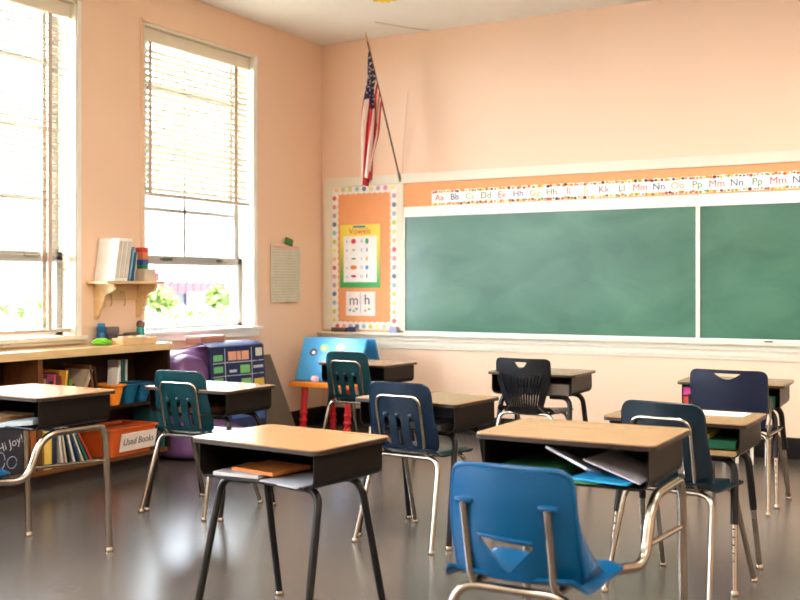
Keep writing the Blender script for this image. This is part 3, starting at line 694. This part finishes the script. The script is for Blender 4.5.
# ------------------------------------------------------------------ chairs
def tubing(chair, C, tube=CHROME, front=None, w2=.185, top=.424, arms=False):
    # rear arch with splayed legs, front arch, feet
    r = .0115
    for s in (-1, 1):
        L = MB(); L.tube(fillet([(s*.0, -.155, top), (s*w2, -.155, top), (s*(w2+.035), -.275, .012)], .06), r, 10)
        l = L.build('leg', tube, C)
        MB().lathe([(.013, 0), (.016, .004), (.016, .012), (.011, .02)], s*(w2+.0355), -.277, 12).build('foot_glide', STEEL, l)
        L = MB(); L.tube(fillet([(s*.0, .09, top-.005), (s*(w2-.01), .09, top-.005), (s*(w2+.02), .245, .012)], .05), r, 10)
        l = L.build('leg', front or tube, C)
        MB().lathe([(.013, 0), (.016, .004), (.016, .012), (.011, .02)], s*(w2+.0205), .247, 12).build('foot_glide', STEEL, l)
def seat_part(C, mt, hw=.195, z=.448, y0=-.19, y1=.215, nm='seat', t=.008):
    def fn(u, v, w_):
        zz = z-.012*cos(u/hw*pi/2)-.03*max(0, (v-y1+.07)/.07)**2+.03*max(0, (y0+.07-v)/.07)**2
        zz -= .012*max(0, (abs(u)-hw+.03)/.03)**2
        return (u, v, zz-w_)
    MB().plate(rrect(-hw, hw, y0, y1, [.03, .03, .07, .07]), t=t, cu=frange(-hw, hw, 10), cv=frange(y0, y1, 10), fn=fn).build(nm, mt, C, ang=50)
def back_fn(y0, z0, lean=.22, cup=.03, hw=.18, h=.34, belly=.0):
    return lambda u, v, w_: (u, y0-lean*v+cup*(u/hw)**2-belly*sin(pi*v/h)-w_, z0+v)
def back_tube(C, fn, hu, vt, mt=CHROME, rr=.05):
    pts = []
    for (u, v) in ((-hu, -.005), (-hu, vt), (hu, vt), (hu, -.005)):
        pts.append(Vector(fn(u, v, .018)))
    low = [Vector((-hu, .12, .425)), Vector((-hu, -.14, .425))]; lo2 = [Vector((hu, -.14, .425)), Vector((hu, .12, .425))]
    MB().tube(fillet(low+pts+lo2, rr, 8), .008, 10).build('back_tube', mt, C)
def chair_slotted(mt, label, name='school_chair'):
    C = thing(name, label, 'chair', group='slotted school chairs'); hw = .18; h = .33
    fn = back_fn(-.175, .452, .2, .03, hw, h-.02, .012)
    out = rpoly([(-.195, 0), (.195, 0), (.178, .2), (.172, h), (-.172, h), (-.178, .2)], .055, 6)
    holes = [rrect(u-.0145, u+.0145, .028, .165, .012, 4) for u in (-.072, 0, .072)]
    MB().plate(out, holes, .008, frange(-.19, .19, 12), frange(0, h, 12), fn).build('backrest', mt, C, ang=50)
    m = MB()
    for u in (-.072, 0, .072):
        q = fn(u, .178, .012); m.blob(q, (.013, .008, .013), .9, 12, 8)
    m.build('rivet_bumps', mt, C)
    m = MB()
    rim = [Vector(fn(u, v, .004)) for u, v in rpoly([(-.195, .02), (-.178, .2), (-.172, h), (.172, h), (.178, .2), (.195, .02)], .055, 6)[5:-5]]
    m.tube(rim, .0065, 8); m.build('rolled_rim', mt, C)
    seat_part(C, mt); back_tube(C, fn, .125, .27); tubing(C, C, front=CHROME); return C
def place(o, x, y, rz): o.location = (x, y, 0); o.rotation_euler = (0, 0, radians(rz)); return o
c4 = place(chair_slotted(P_TEAL, 'dark teal slotted chair tucked in at the desk before the pocket chart'), 1.46, -3.37, 1)
c5 = place(copy_tree(c4), 1.38, -1.52, -3); c5['label'] = 'dark teal slotted chair in front of the children\'s easel by the corner'
def recolour(o, mt, old):
    for ch in [q for q in bpy.data.objects if q.parent == o]:
        if ch.data and ch.data.materials and ch.data.materials[0] == old:
            ch.data = ch.data.copy(); ch.data.materials[0] = mt
c6 = place(copy_tree(c4), 2.865, -3.375, -4); c6['label'] = 'navy blue slotted chair with chrome legs behind the front left desk'; recolour(c6, P_NAVY, P_TEAL)
c8 = place(copy_tree(c4), 4.22, -3.6, -9); c8['label'] = 'slate blue chair half hidden behind the front right desk'; recolour(c8, P_SLATE, P_TEAL)

# black chair with fan slits
C7 = thing('fan_back_chair', 'black chair with fan-slit back and a handle hole at the back row', 'chair'); h = .36
fn = back_fn(-.175, .425, .17, .035, .19, h, .015)
out = rpoly([(-.115, 0), (.115, 0), (.15, .1), (.192, .24), (.192, h), (-.192, h), (-.192, .24), (-.15, .1)], .04, 5)
holes = [rpoly([(-.018, .30), (.018, .30), (.045, .335), (-.045, .335)], .008, 3)]
for k in range(-6, 7):
    a = k*.0235; b = k*.0145; hi = .236+.0006*k*k
    lo = .03
    holes.append([(b-.002, lo), (b+.002, lo), (a+.0045, hi), (a-.0045, hi)])
MB().plate(out, holes, .01, frange(-.19, .19, 10), frange(0, h, 10), fn).build('backrest', P_BLACK, C7, ang=50)
seat_part(C7, P_BLACK, hw=.2, z=.446); tubing(C7, C7)
m = MB()
for s in (-1, 1): m.tube(fillet([(s*.15, .1, .424), (s*.15, -.16, .424), Vector(fn(s*.1, .05, .018))], .03), .009, 8)
m.build('back_tube', CHROME, C7)
place(C7, 2.705, -1.5, -2)

# navy chair with half-moon handle hole
C9 = thing('solid_back_chair', 'night navy chair with broad solid back and half-moon handle hole', 'chair'); h = .35
fn = back_fn(-.19, .43, .14, .03, .22, h, .01)
out = rpoly([(-.185, 0), (.185, 0), (.215, .14), (.218, h), (-.218, h), (-.215, .14)], .05, 6)
hm = [(-.075, .33)]+[(-.075+.15*k/10, .33-.034*sin(pi*k/10)) for k in range(1, 10)]+[(.075, .33)]
MB().plate(out, [hm[::-1]], .01, frange(-.2, .2, 10), frange(0, h, 10), fn).build('backrest', P_NAVY2, C9, ang=50)
seat_part(C9, P_NAVY2, hw=.21, z=.446, y0=-.2); tubing(C9, C9, w2=.2)
for s in (-1, 1): MB().tube(fillet([(s*.2, .12, .42), (s*.21, -.2, .42), Vector(fn(s*.226, .12, .006)), Vector(fn(s*.226, .2, .006))], .035), .008, 8).build('side_tube', CHROME, C9)
place(C9, 4.06, -1.74, -4)

# ------------------------------------------------------------------ desks
TW, TD = .60, .445
def desk_top(D, z, w_=TW, d=TD):
    groove = rrect(w_/2-.2, w_/2-.05, d/2-.045, d/2-.03, .006, 3)
    MB().plate(rrect(-w_/2, w_/2, -d/2, d/2, .03, 5), [groove], .004, fn=lambda u, v, q: (u, v, z-.004+q)).build('desktop', DESKTOP, D, ang=30)
    MB().plate(rrect(-w_/2-.001, w_/2+.001, -d/2-.001, d/2+.001, .03, 5), t=.014, fn=lambda u, v, q: (u, v, z-.0185+q)).build('edge_band', BAND, D, ang=30)
def desk_box(D, z, w_=.55, d=.40, h=.125):
    prof = [(-w_/2, z-.019)]+[(x, q) for x, q in rrect(-w_/2, w_/2, z-.019-h, z, [.035, .035, 0, 0], 6)[:-2]]
    prof = [(x, min(q, z-.019)) for x, q in prof]+[(w_/2, z-.019)]
    m = MB(); bm_ = m.bm; t = .004; A = []; y0, y1 = -d/2, d/2
    c = Vector((0, z-.019-h/2))
    def off(p, k):
        x, q = p; return (x*(1-2*k/w_), max(q+k*(1 if q < z-.019-h+.04 else 0), q))
    inner = [off(p, t) for p in prof]
    rings = [[bm_.verts.new((x, yy, q)) for x, q in pr] for pr, yy in ((prof, y1), (prof, y0), (inner, y0), (inner, y1-t))]
    for a, b in zip(rings, rings[1:]):
        for k in range(len(a)-1): bm_.faces.new((a[k], a[k+1], b[k+1], b[k]))
    bm_.faces.new(rings[0]); bm_.faces.new(rings[3])
    m.tube([(x*.985, y0, q+.004 if q < z-.1 else q) for x, q in prof[len(prof)//2-1:len(prof)//2+1]], .005, 6)
    m.build('book_box', DARKMET, D, ang=40)
def desk_open(label, z=.69, tele=False, name='student_desk'):
    D = thing(name, label, 'desk', group='open-front student desks'); desk_top(D, z); desk_box(D, z)
    zb = z-.019-.125
    for sx in (-1, 1):
        for sy in (-1, 1):
            yt = sy*.12; yf = sy*.235; xt = .235; xf = .262
            P = [Vector((sx*.10, yt, zb-.012)), Vector((sx*xt, yt, zb-.012)), Vector((sx*xf, yf, .014))]
            pts = fillet(P, .10, 8)
            if tele:
                k = len(pts)-1; cut = P[1].lerp(P[2], .5); L = MB(); L.tube(pts[:-1]+[cut], .0165, 12)
                l = L.build('leg', LEGMET, D)
                mm = MB(); mm.tube([cut, pts[-1]], .012, 12); mm.build('leg_insert', CHROME, l)
                mm = MB()
                for q in range(5):
                    c = cut.lerp(pts[-1], .06+.12*q); mm.cyl(c+Vector((0, -.0135, 0)), c+Vector((0, .0135, 0)), .004, 8)
                mm.build('adjuster_holes', BLACK, l)
            else:
                L = MB(); L.tube(pts, .0145, 12); l = L.build('leg', LEGMET, D)
            MB().lathe([(.013, 0), (.018, .003), (.018, .012), (.012, .022)], sx*xf, yf, 12).build('foot_glide', STEEL, l)
    return D
d1 = place(desk_open('tan-topped desk with dark legs and papers inside, front left of centre'), 3.065, -4.785, -5)
d4 = place(copy_tree(d1), 1.50, -3.365, 0); d4['label'] = 'glaring tan-topped desk before the pocket chart, teal chair pushed in'
d5 = place(copy_tree(d1), 1.33, -1.38, -3); d5['label'] = 'tan-topped desk before the easel in the far corner'
d6 = place(copy_tree(d1), 2.85, -3.3, -3.5); d6['label'] = 'tan-topped desk with navy slotted chair tucked in, centre of room'
d8 = place(desk_open('tan-topped desk with a white paper sheet on top and telescopic legs', tele=True), 4.175, -3.395, -1)
d7 = place(copy_tree(d8), 2.74, -1.48, 1); d7['label'] = 'tan-topped desk behind the black fan-back chair'
d9 = place(copy_tree(d8), 4.01, -1.58, 2); d9['label'] = 'tan-topped desk with pink cards at its side, back right'

def combo(label, seat_mat, z=.76, dy=-.68):
    D = thing('chair_desk', label, 'desk with attached chair', group='desks joined to a chair'); desk_top(D, z, .61, .46); desk_box(D, z, .56, .41, .13)
    zb = z-.149; R = .016
    for s in (-1, 1):
        l = MB().tube(fillet([(s*.285, -.02, zb-.016), (s*.285, .17, zb-.016), (s*.287, .195, .014)], .06), R, 12).build('leg', CHROME, D)
        MB().lathe([(.016, 0), (.021, .003), (.021, .012), (.015, .024)], s*.287, .195, 12).build('foot_glide', STEEL, l)
    cx = .10; zs = .475
    # right side tube that runs under the box, drops in a loop and carries the seat
    MB().tube(fillet([(.285, .0, zb-.016), (.285, -.19, zb-.016), (.285, -.27, zs-.075), (.25, -.42, zs-.055), (cx+.1, dy+.05, zs-.03)], .10, 8), .0165, 12).build('seat_support_tube', CHROME, D)
    MB().tube([(.285, .185, .43), (.285, -.235, .455)], .0095, 10).build('side_brace', CHROME, D)
    for s in (-1, 1):
        l = MB().tube(fillet([(cx, dy-.165, zs-.03), (cx+s*.17, dy-.165, zs-.03), (cx+s*.205, dy-.29, .014)], .07), .0125, 12).build('rear_leg', CHROME, D)
        MB().lathe([(.016, 0), (.019, .003), (.019, .012), (.013, .024)], cx+s*.2055, dy-.292, 12).build('foot_glide', STEEL, l)
    h = .30; hb = .168
    g0 = back_fn(dy-.185, zs-.0, .16, .055, hb, h, .02)
    f0 = lambda u, v, w_: (g0(u, v, w_)[0]+cx,)+tuple(g0(u, v, w_)[1:])
    out = rpoly([(-.172, -.02), (-.12, .005), (.12, .005), (.176, -.01), (.176, .14), (.166, h), (-.166, h), (-.176, .14)], .045, 6)
    tri = rpoly([(0, .022), (.08, .105), (-.08, .118)], .014, 4)
    MB().plate(out, [tri], .009, frange(-.18, .18, 14), frange(-.03, h, 12), f0).build('backrest', seat_mat, D, ang=50)
    m = MB()
    rim = [Vector(f0(u, v, .002)) for u, v in rpoly([(-.178, -.02), (-.176, .14), (-.166, h), (.166, h), (.178, .14), (.185, -.01)], .045, 6)[5:-5]]
    m.tube(rim, .009, 8); m.build('rolled_rim', seat_mat, D)
    for s in (-1, 1):      # moulded side wings that sweep from the back into the seat
        m = MB(); n = 9
        A_ = [Vector(f0(s*(.174-.006*(1-k/n)), .0+.26*(1-k/n), .002)) for k in range(n+1)]
        B_ = [Vector((cx+s*(.170+.012*k/n), A_[k].y+.004+.15*(k/n)**2, A_[k].z)) for k in range(n+1)]
        for k in range(n):
            f_ = [m.bm.verts.new(q) for q in (A_[k], A_[k+1], B_[k+1], B_[k])]; m.bm.faces.new(f_)
        bmesh.ops.remove_doubles(m.bm, verts=m.bm.verts, dist=1e-4)
        o_ = m.build('side_wing', seat_mat, D); q_ = o_.modifiers.new('thickness', 'SOLIDIFY'); q_.thickness = .007; q_.offset = 0
    for s in (-1, 1):
        m = MB(); a = Vector(f0(s*.118, .215, .009)); m.blob(a+Vector((0, -.006, -.006)), (.028, .016, .009), .7, 14, 8); m.build('tube_socket', seat_mat, D)
    m = MB(); m.tube([Vector(f0(u, .128-.08*(u+.1), .012)) for u in frange(-.1, .1, 8)], .006, 8)
    m.build('lumbar_lip', seat_mat, D)
    for s in (-1, 1):
        MB().tube(fillet([Vector(f0(s*.118, .21, .022)), Vector(f0(s*.118, -.0, .022)), Vector((cx+s*.118, dy-.16, zs-.025)), Vector((cx+s*.118, dy+.1, zs-.025))], .05), .0105, 10).build('back_tube', CHROME, D)
    def fn(u, v, w_):
        v0, v1 = dy-.19, dy+.21
        zz = zs+.006-.014*cos(u/.2*pi/2)-.04*max(0, (v-v1+.08)/.08)**2+.025*max(0, (v0+.07-v)/.07)**2-.02*max(0, (abs(u)-.17)/.03)**2
        return (cx+u, v, zz-w_)
    MB().plate(rrect(-.2, .2, dy-.19, dy+.21, [.03, .03, .07, .07]), t=.009, cu=frange(-.2, .2, 10), cv=frange(dy-.19, dy+.21, 10), fn=fn).build('seat', seat_mat, D, ang=50)
    return D
d2 = place(combo('tan-topped desk joined by a chrome tube to a bright blue chair, front right', P_BLUE), 4.135, -4.58, .4)
d3 = place(combo('glaring white-lit desk with chrome frame and blue seat at the left edge', P_BLUE, dy=-.54), 1.42, -4.54, -2.5)

# ------------------------------------------------------------------ papers and books in the desks
def sheet(parent_desk, name, lx, ly, z, w_, d, t, rot, c, label, cat, tilt=0, bend=0, rough=.6, axis=0):
    a = parent_desk.rotation_euler.z; X = parent_desk.location.x+cos(a)*lx-sin(a)*ly; Y = parent_desk.location.y+sin(a)*lx+cos(a)*ly
    m = MB().plate(rrect(-w_/2, w_/2, -d/2, d/2, .004, 2), t=t, cu=frange(-w_/2, w_/2, 6), cv=frange(-d/2, d/2, 6), fn=lambda u, v, q: (u, v, q+bend*(u/w_*2)**2))
    o = m.build(name, cm(*c, rough), None, label, cat, loc=(X, Y, z), rot=(tilt, axis, a+radians(rot))); return o
zi = .69-.019-.125+.0045
sheet(d1, 'folded_paper', -.14, -.05, zi+.001, .2, .24, .012, 8, (200, 196, 198), 'white paper in the left half of the front left desk box', 'paper')
sheet(d1, 'orange_folder', -.07, -.03, zi+.0135, .22, .2, .012, -4, (206, 122, 52), 'orange folder on the white paper inside the front left desk', 'folder')
sheet(d1, 'open_notebook', .13, -.085, zi+.001, .2, .24, .006, -9, (170, 170, 178), 'pale grey notebook in the right half of the front left desk box', 'notebook')
z2 = .76-.019-.13+.0045
sheet(d2, 'green_workbook', -.14, -.02, z2+.001, .2, .3, .035, 3, (14, 84, 36), 'green workbook inside the front right desk box', 'book')
sheet(d2, 'white_papers', .0, -.085, z2+.052, .16, .2, .008, -6, (236, 234, 244), 'tilted white papers in the middle of the front right desk box', 'paper', tilt=radians(-14), axis=radians(22))
sheet(d2, 'blue_folder', .13, -.1, z2+.012, .2, .22, .006, -8, (24, 150, 200), 'bright blue folder sticking out of the front right desk box', 'folder')
sheet(d2, 'grey_papers', .165, -.07, z2+.045, .2, .24, .004, -6, (200, 196, 204), 'curled grey papers above the blue folder in the front right desk box', 'paper', axis=radians(17))
sheet(d2, 'green_card', .06, -.15, z2+.003, .1, .1, .004, 12, (90, 170, 110), 'small green card under the blue folder in the front right desk', 'card')
sheet(d3, 'tan_book', -.14, -.08, z2+.001, .2, .22, .03, 4, (206, 160, 110), 'tan book inside the left desk box at the photo edge', 'book')
sheet(d3, 'grey_folder', .08, -.1, z2+.004, .2, .2, .02, 14, (176, 186, 190), 'pale grey folder inside the left desk box near its right side', 'folder', axis=radians(-6))
z8 = zi
sheet(d8, 'red_workbook', .09, -.06, z8+.001, .11, .26, .026, 0, (232, 74, 40), 'orange red workbook in the desk box below the white worksheet', 'book')
sheet(d8, 'tan_workbook', .205, -.06, z8+.001, .11, .26, .022, 0, (186, 150, 100), 'tan workbook right of the orange red one, same desk box', 'book')
sheet(d8, 'green_folder', .15, -.05, z8+.03, .2, .28, .034, 2, (14, 92, 62), 'green folder stacked on the tan and orange red workbooks', 'folder')
sheet(d8, 'yellow_pad', .08, -.05, z8+.066, .12, .26, .02, 3, (160, 146, 40), 'yellow pad on top of the green folder in a desk', 'notepad')
sheet(d8, 'worksheet', .03, .1, .6915, .42, .16, .0012, -1, (232, 226, 216), 'white worksheet lying on the desk in front of the navy chair', 'paper')
sheet(d8, 'paper_slip', -.115, -.08, .6915, .014, .2, .0012, 2, (226, 216, 200), 'narrow white paper slip on the desk beside the worksheet', 'paper')
sheet(d4, 'brown_book', -.03, -.05, zi+.001, .26, .24, .03, 5, (124, 84, 56), 'brown book inside the desk before the pocket chart', 'book')
sheet(d6, 'dark_book', .1, -.06, zi+.001, .2, .24, .03, -5, (70, 66, 62), 'dark book inside the desk of the navy slotted chair', 'book')
sheet(d6, 'yellow_pencil', .05, -.16, zi+.001, .12, .008, .008, 6, (220, 200, 90), 'yellow pencil at the open edge of the centre desk box', 'pencil')
sheet(d7, 'grey_book', .16, -.05, zi+.001, .18, .26, .07, 0, (96, 84, 72), 'stack-thick grey book inside the desk behind the black chair', 'book')
sheet(d9, 'green_notebook', .17, -.06, zi+.001, .15, .24, .07, 0, (16, 78, 50), 'dark green notebook inside the back right desk', 'notebook')
a9 = d9.rotation_euler.z
NP = thing('card_holder', 'pink and red framed cards at the left opening of the back right desk', 'cards', (d9.location.x-.235, d9.location.y-.19, zi+.001))
MB().box(-.035, .04, -.008, .0, 0, .108, bev=.003).build('holder_frame', cm(40, 26, 36, .4), NP)
MB().box(-.027, .033, -.0105, -.008, .058, .1).build('pink_card', cm(226, 60, 150, .5), NP); MB().box(-.027, .033, -.0105, -.008, .008, .048).build('red_card', cm(230, 70, 60, .5), NP)

# low wire rack with chrome posts at the back wall
RK = thing('wire_rack', 'low wire rack on chrome posts standing before the back wall', 'rack', (3.7, -.34, 0))
for k, x in enumerate((-.40, -.30, -.2, -.11, -.02, .07, .17, .27)):
    MB().tube([(x, -.06, .003), (x, -.06, .19)], .012, 8).build('post', WHITE, RK)
m = MB()
for y in (-.1, -.05, 0, .05, .1): m.tube([(-.42, y, .19), (.29, y, .19)], .004, 6)
m.tube([(-.42, -.1, .19), (-.42, .1, .19)], .004, 6); m.tube([(.29, -.1, .19), (.29, .1, .19)], .004, 6)
m.build('wire_shelf', CHROME, RK)
for s in (-.4, .27): MB().tube([(s, .09, .003), (s, .09, .19)], .008, 8).build('post', CHROME, RK)

# ------------------------------------------------------------------ unseen lamps added at the ceiling to fill the room (above and behind the view)
EM = bpy.data.materials.new('fill_diffuser'); EM.use_nodes = True
ep = EM.node_tree.nodes['Principled BSDF']; ep.inputs['Emission Color'].default_value = (1, .93, .82, 1); ep.inputs['Emission Strength'].default_value = 6; ep.inputs['Base Color'].default_value = (.9, .9, .9, 1)
for k, (x, y) in enumerate(((6.3, -2.6), (6.3, -5.6), (6.3, -8.4), (3.2, -7.4), (3.6, -4.4))):
    T = thing('added_fill_lamp', 'added white box fill lamp on the ceiling, out of view', 'fill lamp', (x, y, RZ-.11), 0, 'added fill lamps out of view')
    MB().box(-.2, .2, -.65, .65, .02, .108, bev=.01).build('fill_housing', WHITE, T)
    MB().box(-.18, .18, -.62, .62, 0, .02, bev=.004).build('fill_diffuser', EM, T)
    ld = bpy.data.lights.new('fill_glow', 'AREA'); ld.shape = 'RECTANGLE'; ld.size = .34; ld.size_y = 1.2; ld.energy = FILL_POWER; ld.color = (1, .94, .85)
    lo = bpy.data.objects.new('fill_glow', ld); COL.objects.link(lo); lo.parent = T; lo.location = (0, 0, -.01)

# ------------------------------------------------------------------ outside
MB().box(-40, -.35, -30, 22, -.9, -.6).build('pavement', cm(120, 118, 112, .8), None, 'grey paved ground outside the windows', 'ground', kind='structure', smooth=False)
LEAF = [mat('hedge_leaf_a', rgb(74, 96, 36), .6, vary=.3, scale=9), mat('hedge_leaf_b', rgb(108, 118, 54), .6, vary=.3, scale=9)]
def leafy(label, name, x0, x1, y0, y1, z0, z1, n, r, mi):
    rnd = random.Random(n); bm_ = bmesh.new()
    for k in range(n):
        c = Vector((rnd.uniform(x0, x1), rnd.uniform(y0, y1), rnd.uniform(z0, z1)))
        q = Matrix.Translation(c) @ Matrix.Rotation(rnd.uniform(0, 6.3), 4, (rnd.random(), rnd.random(), rnd.random()+.1))
        s = r*rnd.uniform(.6, 1.3)
        v = [bm_.verts.new(q @ Vector(pp)) for pp in ((-s, 0, 0), (0, -s*.45, s*.12), (s, 0, 0), (0, s*.45, s*.12))]
        f = bm_.faces.new(v); f.material_index = rnd.randrange(2)
    me = bpy.data.meshes.new(name); bm_.to_mesh(me); bm_.free()
    for q in LEAF: me.materials.append(q)
    return me
def hedge(label, x0, x1, y0, y1, z1, n, r=.07, group=None):
    T = thing('hedge', label, 'hedge', ((x0+x1)/2, (y0+y1)/2, -.6), 0, 'hedges outside the windows')
    me = leafy('', 'foliage', (x0-x1)/2, (x1-x0)/2, (y0-y1)/2, (y1-y0)/2, .1, z1+.6, n, r, 0); link('foliage', me, T)
    MB().box((x0-x1)/2+.12, (x1-x0)/2-.12, (y0-y1)/2+.1, (y1-y0)/2-.1, 0, z1+.45).build('inner_growth', cm(96, 116, 60, .8), T, smooth=False)
hedge('leafy green hedge outside the half-open corner window', -4.2, -3.3, .5, 5.4, .99, 3600)
hedge('leafy green hedge outside the window above the bookcase', -4.2, -3.3, -3.5, .4, 1.09, 3000)
def tree(label, x, y, z, R, n):
    T = thing('tree', label, 'tree', (x, y, -.6), 0, 'street trees outside')
    MB().tube([(0, 0, 0), (.1, 0, z*.6), (0, .1, z+.6)], .14, 10, r2=.05).build('trunk', cm(110, 90, 70, .8), T)
    rnd = random.Random(n); bm_ = bmesh.new()
    for k in range(n):
        d = Vector((rnd.gauss(0, 1), rnd.gauss(0, 1), rnd.gauss(0, 1))).normalized()*R*rnd.uniform(.4, 1); c = Vector((0, 0, z+.6))+Vector((d.x, d.y, d.z*.8))
        q = Matrix.Translation(c) @ Matrix.Rotation(rnd.uniform(0, 6.3), 4, (rnd.random(), rnd.random(), rnd.random()+.1)); s = .11*rnd.uniform(.6, 1.3)
        f = bm_.faces.new([bm_.verts.new(q @ Vector(pp)) for pp in ((-s, 0, 0), (0, -s*.5, 0), (s, 0, 0), (0, s*.5, 0))]); f.material_index = rnd.randrange(2)
    me = bpy.data.meshes.new('crown'); bm_.to_mesh(me); bm_.free()
    for q in LEAF: me.materials.append(q)
    link('crown', me, T)
tree('round green street tree beyond the corner window hedge', -11.5, 12.6, .95, .36, 500)
tree('small green tree left of the awning outside the corner window', -9, 7.75, .98, .3, 400)
Hb = thing('house', 'white building with red striped awning seen through the corner window', 'building', (-14, 13, -.6))
MB().box(-3, 0, -12, 12, 0, 6).build('wall', cm(84, 84, 84, .8), Hb, smooth=False)
m = MB()
for k in range(13):
    y = -2.3+k*.3
    for q in (0, 1): m.box(0, 1.3, y+.15*q, y+.15*q+.15, 0, .03, mi=q, M=Matrix.Translation((0, 0, 2.42)) @ Matrix.Rotation(radians(22), 4, 'Y'))
for k in range(13): m.box(1.2, 1.22, -2.3+k*.3, -2.02+k*.3, 1.68+.03*(k % 2), 1.93, mi=0)
m.build('awning', [cm(150, 12, 20, .7), cm(150, 130, 130, .7)], Hb, smooth=False)
for y, z in ((-10, .4), (-6.5, .4), (-3.8, .4), (1.15, .5), (2.6, .5), (3, 3.4), (-2, 3.6)):
    f = MB().box(0, .06, y, y+1.1, z, z+1.3).build('window_frame', cm(52, 56, 66, .5), Hb, smooth=False)
    MB().box(.06, .07, y+.1, y+1.0, z+.1, z+1.2).build('pane', cm(24, 34, 40, .2), f, smooth=False)
